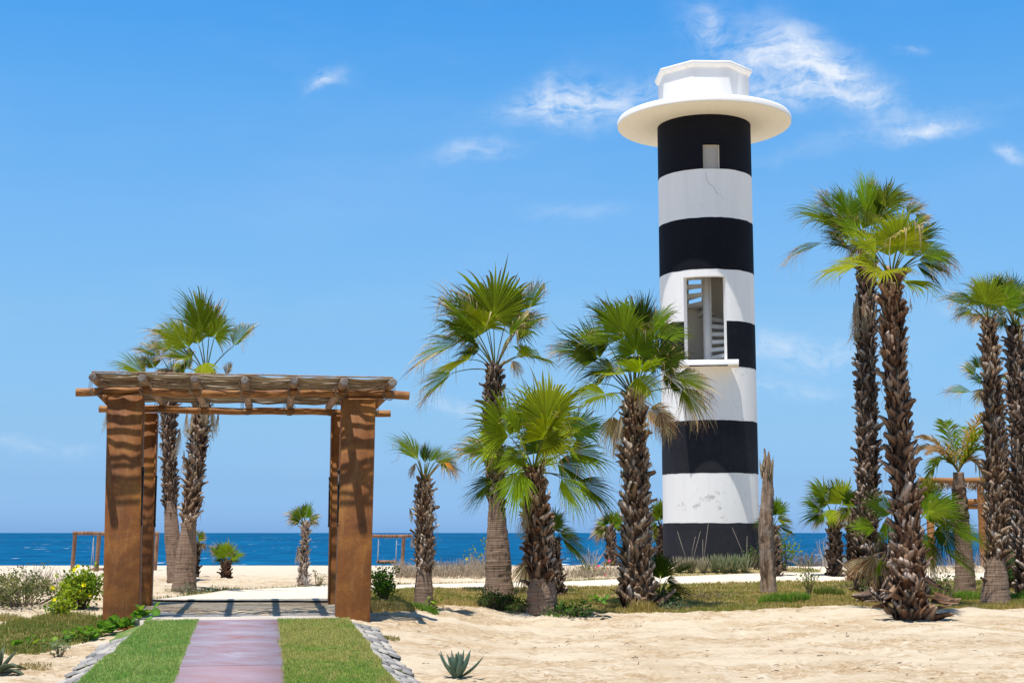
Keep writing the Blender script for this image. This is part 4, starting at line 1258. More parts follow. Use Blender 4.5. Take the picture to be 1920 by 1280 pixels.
fan_palm('bushy bright green fan palm, lowest and middle one of the middle three', [(1016, 1147), (1016, 1080), (1006, 980), (1000, 880)], 26, [64, 56, 50, 34], [
    (1023, 795, 1035, 688, 'l', 95, d_(lean=1.3, fold=.1, dh=-.3, dt=-.4)), (954, 816, 900, 735, 'g', 95, d_(lean=1.1, fold=.15, dh=-.3, dt=-.5)), (1016, 838, 1092, 828, 'g', 80, d_(lean=1.2, dh=-.6, dt=-1)),
    (1072, 812, 1140, 778, 'd', 85, d_(lean=1.0)), (1068, 846, 1150, 865, 'g', 75, d_(lean=.9)), (908, 846, 838, 836, 'm', 60, d_(lean=.9, fold=.3)), (972, 884, 962, 962, 'l', 58, d_(dh=-.6, dt=-.8, lean=1.2)),
    (925, 900, 872, 942, 'd', 55, d_(dh=-.2)), (1053, 896, 1096, 962, 'l', 50, d_(dh=-.5, dt=-.7, fold=.3)), (1082, 902, 1156, 952, 'd', 55, d_(fold=.3)), (1014, 848, 985, 780, 'd', 80, d_(dh=.3, dt=.4)),
    (990, 855, 920, 870, 'g', 60, d_(dh=-.4, dt=-.6)), (1030, 850, 1060, 770, 'g', 70, d_(dh=.4, dt=.5)), (1000, 820, 1012, 700, 'g', 45, d_(dh=.5, dt=.7)), (1045, 868, 1110, 905, 'd', 70, d_(dh=.4, dt=.5)),
    (1022, 800, 1075, 725, 'l', 60, d_(dh=-.2, dt=-.3, fold=.3)), (975, 850, 900, 880, 'd', 60, d_(dh=.5, dt=.7))],
    boots=(.26, 1.0), bsize=.20, bpitch=.085, bmat='boot_brown', extra=((5, .85, .85, 0, 60, 'gdgl', 0, 360),), seed=8, group='the three palms in the middle', skirt=[(985, 950, 60, 20, -.25)], base_clump=0)
fan_palm('small dark leaning palm hidden behind the trunk of the bushy bright green palm', [(1046, 1118), (1042, 1070), (1038, 1010)], 27.5, [26, 22, 18], [
    (1035, 990, 1055, 950, 'd', 90, d_(lean=1.2)), (1012, 985, 972, 1000, 'd', 50, d_()), (1052, 1005, 1105, 1052, 'd', 40, d_(fold=.4)), (1040, 990, 1030, 950, 'd', 60), (1020, 1000, 980, 1030, 'm', 40, d_(fold=.4)),
    (1050, 1000, 1090, 1000, 'd', 60), (1030, 985, 1000, 960, 'd', 60), (990, 1050, 975, 1110, 'x', 50, d_(dh=-.3))],
    boots=(0, 1), bsize=.17, bpitch=.085, bmat='boot_dark', seed=9, nseg=34)
fan_palm('broad fan palm with criss cross leaf bases, rightmost of the middle three, before the lighthouse', [(1196, 1142), (1194, 1070), (1194, 960), (1190, 840), (1188, 740)], 26, [78, 60, 52, 46, 34], [
    (1172, 632, 1138, 550, 'g', 90, d_(lean=1.3, fold=.1, dh=-.2, dt=-.2)), (1202, 625, 1212, 530, 'd', 28, d_(fold=.5, dh=.2, dt=.2)), (1192, 662, 1192, 596, 'g', 108, d_(lean=1.5, fold=.05, dh=-.7, dt=-.8)),
    (1124, 672, 1055, 605, 'd', 75, d_(lean=1.1, fold=.2)), (1120, 672, 1045, 650, 'g', 65, d_(lean=1)), (1078, 655, 1014, 658, 'm', 50, d_(fold=.4)), (1242, 680, 1300, 650, 'd', 95, d_(lean=1.1, dh=-.5, dt=-.7)),
    (1232, 632, 1306, 620, 'g', 60, d_(fold=.3)), (1225, 612, 1275, 570, 'g', 60, d_(fold=.25, dh=.3)), (1266, 706, 1362, 732, 'm', 60, d_(lean=.8)), (1280, 728, 1330, 800, 'm', 60, d_(lean=.9, dh=-.3, dt=-.4)),
    (1196, 706, 1232, 748, 'l', 65, d_(dh=-.8, dt=-1.1, lean=1.2)), (1172, 702, 1108, 692, 'l', 40, d_(dh=-.3, fold=.4)), (1218, 766, 1270, 815, 'x', 80, d_(lean=.9)), (1236, 770, 1262, 825, 'x', 60, d_(dh=-.3, dt=-.3)), (1148, 780, 1150, 850, 'x', 55, d_()),
    (1160, 620, 1108, 555, 'd', 60, d_(dh=.5, dt=.6, fold=.3)), (1190, 620, 1170, 545, 'g', 70, d_(dh=.5, dt=.7)), (1215, 640, 1250, 560, 'm', 60, d_(dh=.5, dt=.7)), (1150, 690, 1082, 700, 'd', 75, d_(dh=.3, dt=.3)),
    (1245, 700, 1290, 745, 'd', 80, d_(dh=.4, dt=.5)), (1140, 645, 1075, 615, 'g', 60, d_(dh=-.2))],
    boots=(.03, 1.0), bsize=.24, bpitch=.105, bmat='boot_grey', extra=((6, .9, .85, -5, 60, 'gdgdm', 0, 360),), seed=10, group='the three palms in the middle', skirt=[(1165, 775, 70, 18, -.2), (1205, 735, 40, 24, -.3), (1152, 800, 60, 16, -.1), (1245, 770, 45, 24, -.2)], base_clump=6)
fan_palm('knee high dark green palm with spread fronds right of the criss cross trunk', [(1236, 1128), (1236, 1115)], 26.5, [26, 24], [
    (1238, 1085, 1240, 1022, 'd', 62, d_(lean=1.3)), (1262, 1075, 1312, 1048, 'd', 22, d_(fold=.5)), (1250, 1085, 1275, 1095, 'd', 60), (1225, 1080, 1212, 1030, 'd', 50, d_(dh=.3)), (1248, 1105, 1300, 1110, 'd', 50), (1230, 1105, 1205, 1120, 'd', 50), (1244, 1110, 1262, 1135, 'd', 50)],
    boots=(0, 1), bsize=.16, bmat='boot_dark', seed=11, nseg=34, single=False)
fan_palm('small distant palm by the sea just left of the criss cross trunk', [(1146, 1054), (1145, 1020), (1143, 990)], 48, [22, 18, 16], [
    (1148, 985, 1172, 962, 'g', 80), (1138, 982, 1110, 975, 'm', 75), (1143, 982, 1135, 955, 'd', 70), (1150, 988, 1180, 990, 'd', 60), (1136, 990, 1104, 1002, 'm', 70), (1148, 980, 1160, 950, 'g', 60), (1135, 988, 1112, 1015, 'm', 60)],
    boots=(0, 1), bsize=.2, bpitch=.11, bmat='boot_dark', seed=12, single=False, nseg=24)
fan_palm('green palm half hidden behind the left edge of the lighthouse foot', [(1240, 1040), (1242, 1010), (1243, 985)], 50, [24, 22, 20], [
    (1238, 975, 1225, 940, 'g', 75), (1232, 980, 1215, 990, 'g', 60), (1238, 990, 1232, 1022, 'l', 60), (1246, 972, 1250, 935, 'd', 70), (1236, 968, 1240, 930, 'g', 60), (1230, 985, 1222, 1005, 'm', 60)],
    boots=(0, 1), bsize=.2, bpitch=.12, bmat='boot_dark', seed=13, single=False, nseg=24)
fan_palm('small palm peeking out right of the bare broken stump', [(1452, 1050), (1450, 1015), (1448, 985)], 40, [24, 20, 18], [
    (1455, 965, 1462, 925, 'g', 70), (1458, 975, 1488, 972, 'g', 65), (1460, 985, 1492, 1000, 'd', 45, d_(fold=.3)), (1445, 968, 1440, 930, 'd', 70), (1450, 985, 1470, 1010, 'm', 50), (1440, 975, 1412, 985, 'd', 60)],
    boots=(0, 1), bsize=.18, bpitch=.11, bmat='boot_dark', seed=14, single=False, nseg=24)
fan_palm('mid sized palm with round bright crown between the stump and the tall pair', [(1566, 1046), (1565, 1010), (1562, 968)], 40, [30, 25, 22], [
    (1578, 945, 1588, 892, 'l', 95, d_(lean=1.3)), (1545, 932, 1515, 890, 'g', 60, d_(fold=.2)), (1540, 955, 1502, 925, 'g', 70), (1548, 962, 1500, 972, 'd', 60), (1562, 955, 1558, 984, 'l', 70, d_(dh=-.5, dt=-.7)),
    (1585, 955, 1612, 972, 'd', 70), (1590, 940, 1622, 925, 'd', 60), (1552, 945, 1530, 900, 'g', 80, d_(dh=.2)), (1570, 940, 1560, 890, 'g', 60, d_(dh=.3)), (1545, 965, 1520, 990, 'm', 50), (1575, 962, 1588, 990, 'm', 60)],
    boots=(0, 1), bsize=.2, bpitch=.11, bmat='boot_dark', seed=15, single=False, nseg=30)
fan_palm('thin dark palm with drooping brown fronds just left of the tall pair', [(1597, 1052), (1597, 1010), (1598, 960)], 38, [20, 18, 16], [
    (1590, 950, 1575, 985, 'm', 60), (1602, 948, 1622, 930, 'd', 70), (1595, 945, 1588, 910, 'd', 70), (1606, 955, 1620, 985, 'x', 60)],
    boots=(0, 1), bsize=.18, bpitch=.10, bmat='boot_dark', seed=16, single=False, nseg=24)

# --- tall pair at the right
fan_palm('tallest palm, dark shaggy trunk with hanging dead frond, left one of the tall pair', [(1626, 1112), (1624, 1000), (1628, 850), (1624, 680), (1625, 480)], 27.5, [58, 46, 42, 40, 32], [
    (1622, 398, 1617, 306, 'l', 26, d_(fold=.35, lean=1.2)), (1630, 395, 1637, 314, 'l', 18, d_(fold=.5)), (1655, 385, 1690, 335, 'g', 85, d_(lean=1.1, fold=.15)), (1668, 378, 1728, 362, 'm', 50, d_(fold=.3)),
    (1568, 412, 1484, 388, 'g', 46, d_(fold=.35, lean=1.2)), (1562, 392, 1525, 342, 'm', 60, d_(fold=.3)), (1592, 405, 1572, 338, 'g', 75, d_(lean=1.1)), (1545, 456, 1455, 478, 'm', 20, d_(fold=.7, droop=.2)),
    (1605, 440, 1560, 405, 'g', 80, d_(dh=-.4, dt=-.5)), (1700, 400, 1745, 372, 'm', 60, d_(dh=.2)), (1575, 425, 1512, 402, 'g', 60, d_(dh=.3)), (1640, 400, 1665, 340, 'd', 60, d_(dh=.5)), (1720, 410, 1752, 402, 'm', 80), (1590, 460, 1545, 452, 'd', 70, d_(dh=.3)), (1640, 420, 1660, 340, 'g', 60, d_(dh=.4, dt=.5)), (1615, 430, 1600, 350, 'g', 70, d_(dh=.5, dt=.7)),
    (1598, 430, 1550, 370, 'm', 60, d_(dh=.3, dt=.4)), (1665, 430, 1722, 420, 'd', 70, d_(dh=.4, dt=.6)), (1585, 445, 1540, 425, 'd', 60, d_(dh=-.2)), (1610, 455, 1585, 490, 'm', 60, d_(dh=-.3))],
    boots=(0, 1.0), bsize=.21, bpitch=.115, bmat='boot_dark', extra=((3, .75, .85, 5, 60, 'gdm', 0, 360),), seed=20, group='the tall pair of palms at the right', base_clump=10,
    skirt=[(1607, 545, 105, 9, -.22), (1618, 550, 80, 8, -.25), (1640, 545, 60, 16, -.1), (1600, 560, 90, 7, -.1), (1645, 560, 50, 18, -.1)])
fan_palm('tall foremost palm, brown scaly trunk to the ground, right one of the tall pair', [(1708, 1160), (1702, 1000), (1690, 850), (1676, 680), (1671, 520)], 25, [84, 56, 46, 46, 36], [
    (1684, 462, 1692, 380, 'l', 85, d_(lean=1.4, fold=.1, dh=-.7, dt=-.8)), (1642, 470, 1592, 430, 'l', 78, d_(lean=1.1, fold=.15, dh=-.5, dt=-.7)), (1727, 478, 1792, 470, 'g', 75, d_(lean=1.1, fold=.2)), (1722, 488, 1800, 512, 'm', 60, d_(fold=.25)),
    (1718, 496, 1768, 530, 'd', 55, d_(fold=.3)), (1640, 478, 1622, 500, 'm', 60, d_(dh=-.2)), (1680, 470, 1640, 390, 'g', 60, d_(dh=.5, dt=.6)), (1700, 465, 1750, 400, 'd', 75, d_(dh=.4, dt=.5)), (1735, 470, 1812, 500, 'm', 40, d_(fold=.3, dh=.2)), (1668, 480, 1660, 410, 'l', 60, d_(dh=-.2, dt=-.2)),
    (1695, 480, 1730, 430, 'g', 70, d_(dh=-.1)), (1650, 490, 1600, 480, 'd', 60, d_(dh=.4, dt=.5))],
    boots=(0, 1.0), bsize=.23, bpitch=.115, bmat='boot_brown', extra=((4, .75, .85, 0, 60, 'gdlm', 0, 360),), seed=21, group='the tall pair of palms at the right', base_clump=26,
    skirt=[(1655, 560, 50, 10, -.1), (1705, 545, 40, 12, -.1)])
fan_palm('low clump palm with dark green fans around the foot of the foremost palm', [(1655, 1135), (1662, 1090), (1670, 1030)], 26.2, [60, 52, 44], [
    (1730, 968, 1808, 920, 'g', 75, d_(lean=1.2, fold=.15)), (1785, 992, 1856, 1012, 'g', 50, d_(fold=.25, lean=1)), (1768, 1030, 1836, 1072, 'g', 30, d_(fold=.4)), (1735, 945, 1742, 880, 'g', 60, d_(lean=1.2, dh=.3)),
    (1672, 962, 1610, 925, 'd', 60, d_(lean=1.1)), (1640, 992, 1585, 978, 'g', 60, d_(lean=1)), (1662, 970, 1664, 1022, 'g', 45, d_(dh=-.3)), (1760, 985, 1790, 1045, 'd', 60, d_(dh=.2)), (1725, 1000, 1760, 1060, 'm', 50, d_()),
    (1640, 1040, 1625, 1095, 'x', 60, d_(dh=-.2)), (1650, 1050, 1655, 1105, 'm', 50, d_(dh=-.3)), (1622, 1045, 1580, 1085, 'x', 40, d_(fold=.3)), (1740, 960, 1795, 955, 'g', 80, d_(dh=-.3, dt=-.4)), (1750, 975, 1820, 975, 'd', 70, d_(dh=.3, dt=.4)), (1735, 1010, 1765, 1090, 'm', 40, d_(dh=-.1))],
    boots=(0, 1), bsize=.22, bpitch=.11, bmat='boot_dark', seed=22, base_clump=16)

# --- far right group
fan_palm('fan palm with silvery shaggy trunk and smooth foot near the picture right edge', [(1866, 1132), (1868, 1050), (1866, 900), (1860, 740), (1854, 600)], 27, [54, 40, 36, 32, 24], [
    (1849, 570, 1846, 505, 'l', 90, d_(lean=1.4, fold=.1, dh=-.3, dt=-.3)), (1815, 572, 1755, 548, 'm', 40, d_(fold=.4)), (1822, 580, 1780, 595, 'm', 50, d_(fold=.3)), (1840, 560, 1815, 510, 'm', 60, d_(dh=.4)),
    (1862, 560, 1878, 505, 'd', 60, d_(dh=.3)), (1836, 590, 1812, 608, 'x', 60), (1868, 580, 1888, 600, 'm', 60), (1830, 565, 1790, 560, 'd', 60, d_(dh=.4))],
    boots=(.17, 1.0), bsize=.19, bpitch=.11, bmat='boot_grey', extra=((4, .5, .6, 0, 60, 'gdm', 0, 360),), seed=23, group='the palms near the right edge')
fan_palm('fan palm cut by the right edge of the picture', [(1926, 1120), (1922, 1000), (1912, 850), (1906, 740), (1902, 610)], 28, [50, 42, 40, 36, 28], [
    (1882, 565, 1870, 498, 'l', 45, d_(fold=.3, lean=1.2)), (1910, 565, 1935, 530, 'g', 70), (1900, 580, 1880, 545, 'l', 60, d_(dh=-.3)), (1885, 595, 1862, 618, 'd', 60), (1915, 590, 1945, 600, 'g', 60), (1895, 560, 1902, 505, 'd', 60, d_(dh=.4)),
    (1905, 600, 1918, 640, 'm', 60, d_(dh=-.3)), (1890, 570, 1860, 560, 'm', 60)],
    boots=(0, 1.0), bsize=.20, bpitch=.12, bmat='boot_dark', extra=((4, .5, .6, 0, 60, 'gdm', 0, 360),), seed=24, group='the palms near the right edge')
fan_palm('farther palm whose ragged fronds stick out left of the silvery trunk', [(1886, 1100), (1884, 980), (1876, 850), (1862, 725)], 31, [34, 32, 30, 24], [
    (1828, 700, 1795, 675, 'm', 70), (1822, 735, 1760, 730, 'm', 30, d_(fold=.5)), (1840, 715, 1812, 700, 'd', 80), (1838, 690, 1822, 660, 'd', 60), (1845, 730, 1828, 760, 'x', 60), (1880, 710, 1905, 700, 'd', 60)],
    boots=(0, 1.0), bsize=.20, bpitch=.13, bmat='boot_dark', seed=25, group='the palms near the right edge', single=False, nseg=30)

# --- feather palm between
def feather(mb, pts, L0, r_, kind, n=46):
    pts = np.asarray(pts); T = np.gradient(pts, axis=0); T = nrmz(T)
    for i in range(n):
        t_ = .12 + .88 * i / n
        x = t_ * (len(pts) - 1); k = int(min(x, len(pts) - 2)); f = x - k
        p = pts[k] * (1 - f) + pts[k + 1] * f; tg = T[k]
        sd = nrmz(np.cross(tg, [0, 0, 1.0])); upv = np.cross(sd, tg)
        l_ = L0 * math.sin(math.pi * min(1, .12 + t_ * .85)) ** .6
        for s_ in (-1, 1):
            d = nrmz(tg * .75 + sd * s_ * .8 + upv * r_.uniform(-.1, .35) + r_.randn(3) * .1)
            e = p + d * l_ + np.array([-.04, 0, -.25 * r_.uniform(.5, 1.5)]) * l_
            m_ = (p + e) / 2 + np.array([0, 0, .08 * l_])
            wv_ = nrmz(np.cross(d, [r_.randn() * .3, -1, .3])) * .014
            g = {'g': GREEN * 1.2, 'l': LIME, 'x': DEADC * 1.2, 'o': np.array([.34, .22, .05])}[kind] * r_.uniform(.75, 1.25)
            if r_.rand() < .1 and kind == 'g': g = STRAW * .8
            mb.add([p - wv_ * .4, p + wv_ * .4, m_ + wv_, m_ - wv_, e], [np.array([[0, 1, 2, 3]]), np.array([[3, 2, 4]])], g)


D = GD(1810, 1108, 29.5); b_ = P(1806, 1108, D); zb = GZ(b_[0], b_[1])
qp = thing('feather_palm', (b_[0], b_[1], zb), 'slender feather leaved palm with torn yellow orange fronds in front of the log pergola', 'palm')
Q = trunk_curve([(1810, 1108), (1808, 1040), (1800, 960), (1797, 885)], D, zb)
mb = MB(); mb.tube(Q, np.interp(np.linspace(0, 1, 60), [0, .3, .7, 1], [.25, .2, .19, .12]) * 1.0, 14, wob=.03); mb.obj('trunk', M['trunk'], qp, smooth=True)
mb = MB(); mb.tube(Q[36:], np.interp(np.linspace(0, 1, 24), [0, .6, 1], [.21, .16, .07]), 12, wob=.06); mb.obj('crown_shaft', M['fibre'], qp, smooth=True)
r_ = np.random.RandomState(5); top = Q[-1]
for (tx, ty, kind, arch, dd, ll) in [(1720, 820, 'x', .25, .2, .42), (1745, 850, 'x', .3, -.4, .4), (1840, 775, 'o', .12, .2, .5), (1852, 800, 'g', .15, -.3, .55), (1770, 790, 'g', .2, .5, .5), (1862, 850, 'g', .3, -.2, .5), (1815, 800, 'g', .1, .8, .5), (1740, 900, 'g', .4, -.2, .4), (1850, 905, 'x', .4, .1, .4), (1715, 850, 'x', .3, .6, .4)]:
    e = P(tx, ty, D + dd); t_ = np.linspace(0, 1, 12)[:, None]
    pts = top + (e - top) * t_ + np.array([0, 0, 1.0]) * arch * 4 * t_ * (1 - t_)
    mb = MB(); feather(mb, pts, ll, r_, kind); fo = mb.obj('frond', M['frond'], qp)
    mb = MB(); mb.tube(pts, np.linspace(.018, .005, 12), 5, col=(.20, .17, .07), cap=False); put('petiole', mb.mesh('petiole', M['frond'], origin=tuple(qp.location)), fo)

# ------------------------------------------------------------------ bare stump
D = GD(1440, 1113, 29); sb = P(1440, 1113, D); zb = GZ(sb[0], sb[1])
st = thing('stump', (sb[0], sb[1], zb), 'tall bare splintered palm stump standing right of the lighthouse foot', 'tree stump')
Q = trunk_curve([(1441, 1113), (1438, 1050), (1436, 980), (1440, 900), (1438, 874)], D, zb)
r_ = np.random.RandomState(3)
n = 26; th = np.arange(n) * 2 * math.pi / n
rad_ = np.interp(np.linspace(0, 1, 60), [0, .15, .5, .8, 1], np.array([31, 26, 27, 22, 10]) * D / F / 2)
G_ = np.zeros((60, n, 3))
for i in range(60):
    ridg = 1 + .10 * np.sin(th * 5 + i * .05) + .16 * fbm(th * 2.2, np.full(n, i * .09), 9, 3) + .05 * r_.randn(n)
    G_[i, :, 0] = Q[i, 0] + rad_[i] * ridg * np.cos(th); G_[i, :, 1] = Q[i, 1] + rad_[i] * ridg * np.sin(th); G_[i, :, 2] = Q[i, 2]
for i in range(48, 60): G_[i, :, 2] += (i - 47) / 12 * .45 * r_.rand(n)
m_, t = newmat('bare_trunk')
gc = t.n('ShaderNodeTexCoord').outputs['Object']
n1 = t.noise(t.mapv(gc, scale=(16, 16, 1.3)), 1.0, 7, 0.7, 0.4); n2 = t.noise(gc, 2.5, 4)
c = t.ramp(n1, [(0.34, (0.08, 0.045, 0.03)), (0.5, (0.34, 0.22, 0.14)), (0.66, (0.50, 0.385, 0.29))])
c = t.mix(t.ramp(n2, [(0.45, 0.0), (0.7, 0.7)]), c, (0.36, 0.30, 0.26))
finish(t, c, 0.85, n1, 1.0, 0.06, 0.15); M['stump'] = m_
mb = MB(); mb.grid(G_, closed=True); mb.add([G_[-1].mean(0) - [0, 0, .08]] + list(G_[-1]), [np.array([[0, 1 + (k + 1) % n, 1 + k] for k in range(n)])]); mb.obj('trunk', M['stump'], st)
mb = MB()
for k in range(26):
    az = r_.uniform(0, 6.28); c_ = Q[-1] + np.array([math.cos(az), math.sin(az), 0]) * .11 - [0, 0, r_.uniform(0, .3)]
    e = c_ + np.array([r_.uniform(-.08, .08), r_.uniform(-.08, .08), r_.uniform(.1, .4)])
    mb.tube([c_, (c_ + e) / 2, e], [.022, .014, .003], 4, col=STRAW * r_.uniform(.4, 1.1), cap=False)
mb.obj('splinters', M['dry'], st)
for k in range(5):
    q = Q[int(r_.uniform(8, 50))]; az = r_.uniform(-3.0, -.1)
    mb = MB(); h_ = r_.uniform(.3, .8); c_ = q + np.array([math.cos(az), math.sin(az), 0]) * .15
    xs_ = np.linspace(0, 1, 6); sd = np.array([-math.sin(az), math.cos(az), 0]) * .05; o_ = np.array([math.cos(az), math.sin(az), 0])
    mb.grid(np.array([[c_ + zv * h_ * x + o_ * .05 * math.sin(x * 3) - sd * (1.1 - x), c_ + zv * h_ * x + o_ * (.05 * math.sin(x * 3) + .02), c_ + zv * h_ * x + o_ * .05 * math.sin(x * 3) + sd * (1.1 - x)] for x in xs_]))
    mb.obj('bark_strip', M['stump'], st)

# ------------------------------------------------------------------ grass
def blades(name, n, samp, h0, h1, wd, cols, parent=None, seed=0, zfun=None, lean=.5, mask=None, label=None):
    r_ = np.random.RandomState(seed)
    x, y = samp(n, r_)
    if mask is not None:
        k = mask(x, y) > r_.uniform(.25, .9, len(x)); x = x[k]; y = y[k]
    z = (zfun or ground_z)(x, y); n = len(x)
    h = r_.uniform(h0, h1, n) * (1 + .5 * fbm(x * 1.3, y * 1.3, 31, 2)); az = r_.uniform(0, 2 * math.pi, n); az2 = az + r_.uniform(-.6, .6, n) + math.pi / 2
    w_ = wd * r_.uniform(.7, 1.3, n); ln = lean * r_.uniform(.1, 1, n)
    dx, dy = np.cos(az), np.sin(az); lx, ly = np.cos(az2), np.sin(az2)
    V = np.zeros((n, 5, 3))
    V[:, 0] = np.stack([x - dx * w_, y - dy * w_, z - .01], -1); V[:, 1] = np.stack([x + dx * w_, y + dy * w_, z - .01], -1)
    V[:, 2] = np.stack([x - dx * w_ * .8 + lx * h * ln * .35, y - dy * w_ * .8 + ly * h * ln * .35, z + h * .6], -1); V[:, 3] = np.stack([x + dx * w_ * .8 + lx * h * ln * .35, y + dy * w_ * .8 + ly * h * ln * .35, z + h * .6], -1)
    V[:, 4] = np.stack([x + lx * h * ln, y + ly * h * ln, z + h * (1 - .3 * ln)], -1)
    b = (np.arange(n) * 5)[:, None]
    cols = np.asarray(cols)
    pat = fbm(x * .9, y * .9, 55 + seed, 3) + .25 * r_.randn(n)
    if seed == 2: dp = P(600, 1190, 19.3); pat = pat + 1.1 * np.exp(-((x - dp[0]) / .40) ** 2 - ((y - 19.3) / .7) ** 2) + .5 * (fbm(x * 2.3, y * 1.2, 99, 3) > .12)
    if seed == 1: pat = pat + .7 * (fbm(x * 2.0, y * 1.0, 98, 3) > .22)
    f = np.clip(pat * 1.5 + .5, 0, 1)[:, None]
    C = cols[0] * (1 - f) + cols[1] * f
    k = r_.rand(n) < .12; C[k] = cols[2]
    C = C * r_.uniform(.75, 1.25, (n, 1))
    me = mesh_np(name, V.reshape(-1, 3), [b + np.array([[0, 1, 3, 2]]), b + np.array([[2, 3, 4]])], M['grass'], None, np.repeat(C, 5, axis=0))
    return tag(put(name, me, parent), kind='stuff')


GC = [(.055, .125, .022), (.13, .17, .04), (.34, .27, .12)]
GDRY = [(.21, .24, .045), (.46, .33, .12), (.60, .44, .25)]


def ramp_samp(side):
    def f(n, r_):
        a = -0.42 - 8.2 * r_.rand(n) ** .9; u_ = r_.rand(n)
        hw = hwR(a) if side > 0 else hwL(a)
        edge = .56 + .035 * fbm(a * 3, a * 0 + side, 9, 2)
        out = hw + .03 + .06 * fbm(a * 2.2, a * 0 + 5 + side, 12, 2)
        rr_ = side * (edge + (out - edge) * u_)
        return PO[0] + rv[0] * rr_ + av[0] * a, PO[1] + rv[1] * rr_ + av[1] * a
    return f


def ramp_zf(x, y): return ramp_z(toL(x, y)[1]) - .012


blades('lawn_grass', 70000, ramp_samp(-1), .022, .05, .0035, [(.22, .40, .09), (.36, .46, .14), (.56, .48, .22)], None, 1, ramp_zf)
def dryspot(x, y):
    return np.ones(len(x))
g2 = blades('lawn_grass', 70000, ramp_samp(1), .022, .05, .0035, [(.22, .38, .06), (.48, .44, .15), (.60, .46, .22)], None, 2, ramp_zf)


def rect(px0, px1, y0, y1):
    def f(n, r_):
        y = y0 + (y1 - y0) * r_.rand(n); u_ = r_.rand(n)
        return ((px0 + (px1 - px0) * u_) - 960) / F * y, y
    return f


blades('turf', 150000, rect(690, 2000, 22.8, 30), .04, .10, .005, GDRY, None, 3, mask=lawn)
blades('turf', 70000, rect(690, 2000, 30, 39), .04, .09, .007, GDRY, None, 4, mask=lawn)
blades('turf', 40000, rect(280, 2000, 25.8, 46), .04, .10, .007, [(.10, .14, .03), (.25, .21, .08), (.4, .31, .15)], None, 5, mask=lambda x, y: lawn(x, y) * ((y > 38.5) | (x < -2.6)))
blades('turf', 40000, lambda n, r_: (PO[0] + rv[0] * (q := -2.75 + r_.uniform(-1.2, 1.2, n)) + av[0] * (p := r_.uniform(-2.8, 2.2, n)), PO[1] + rv[1] * q + av[1] * p), .03, .08, .0045, [(.14, .21, .04), (.32, .28, .09), (.5, .38, .17)], None, 6, mask=lawn)


def tuft(px, row, D, wm, dm, h, n, cols, label, seed, cat='grass', name='grass_tuft', group=None, wd=.004, lean=.7):
    D = GD(px, row, D); c_ = P(px, row, D); r0 = np.random.RandomState(seed)
    def s_(n_, r_):
        a_ = r_.uniform(0, 6.28, n_); q = np.sqrt(r_.rand(n_)); return c_[0] + np.cos(a_) * q * wm, c_[1] + np.sin(a_) * q * dm
    o = blades(name, n, s_, h * .6, h * 1.2, wd, cols, None, seed, lean=lean)
    del o['kind']; V = np.zeros(len(o.data.vertices) * 3, np.float32); o.data.vertices.foreach_get('co', V); V = V.reshape(-1, 3)
    base = np.array([c_[0], c_[1], GZ(c_[0], c_[1])]); o.data.vertices.foreach_set('co', (V - base).astype(np.float32).ravel()); o.location = tuple(base)
    return tag(o, label, cat, group)


GB = [(.10, .23, .025), (.19, .31, .04), (.4, .33, .13)]
tuft(1470, 1130, 26.6, .52, .25, .20, 2600, GB, 'wide bright green grass clump at the foot of the bare stump', 11)
tuft(1555, 1116, 27.4, .35, .25, .20, 1200, [(.10, .16, .03), (.2, .22, .05), (.35, .28, .1)], 'yellowish grass clump between the sapling and the tall pair', 12)
tuft(1815, 1125, 27.2, .4, .25, .20, 1300, GB, 'green grass clump between the foremost palm and the silvery palm', 13)
tuft(1905, 1125, 27.6, .35, .25, .16, 1000, GB, 'green grass clump at the right edge of the picture', 14)
tuft(1720, 1150, 24.6, .30, .12, .22, 420, [(.10, .15, .08), (.16, .2, .10), (.3, .25, .15)], 'grey green wiry grass in front of the foremost palm', 15, wd=.003)
tuft(795, 1142, 25.2, .25, .15, .12, 600, GB, 'small grass clump around the foot of the short shaggy palm', 16)
tuft(15, 1162, 21.5, .28, .2, .10, 500, [(.3, .26, .1), (.4, .33, .15), (.4, .3, .15)], 'straw coloured dry grass on the sand at the left edge', 17)
tuft(1395, 1062, 42.0, .8, .4, .22, 700, GB, 'dark green grass beside the lighthouse foot', 18, wd=.008)
tuft(1205, 1146, 25.4, .28, .12, .22, 300, GDRY, 'thin weeds at the foot of the criss cross trunk', 19)
tuft(64, 1250, 17.4, .22, .2, .05, 300, [(.3, .24, .1), (.38, .3, .14), (.14, .16, .05)], 'sparse dry weeds on the sand beside the left stone edging', 20)
tuft(730, 1197, 19.8, .16, .10, .05, 220, [(.2, .2, .06), (.28, .24, .1), (.4, .33, .15)], 'tiny weed patch on the sand near the right stone edging', 21)

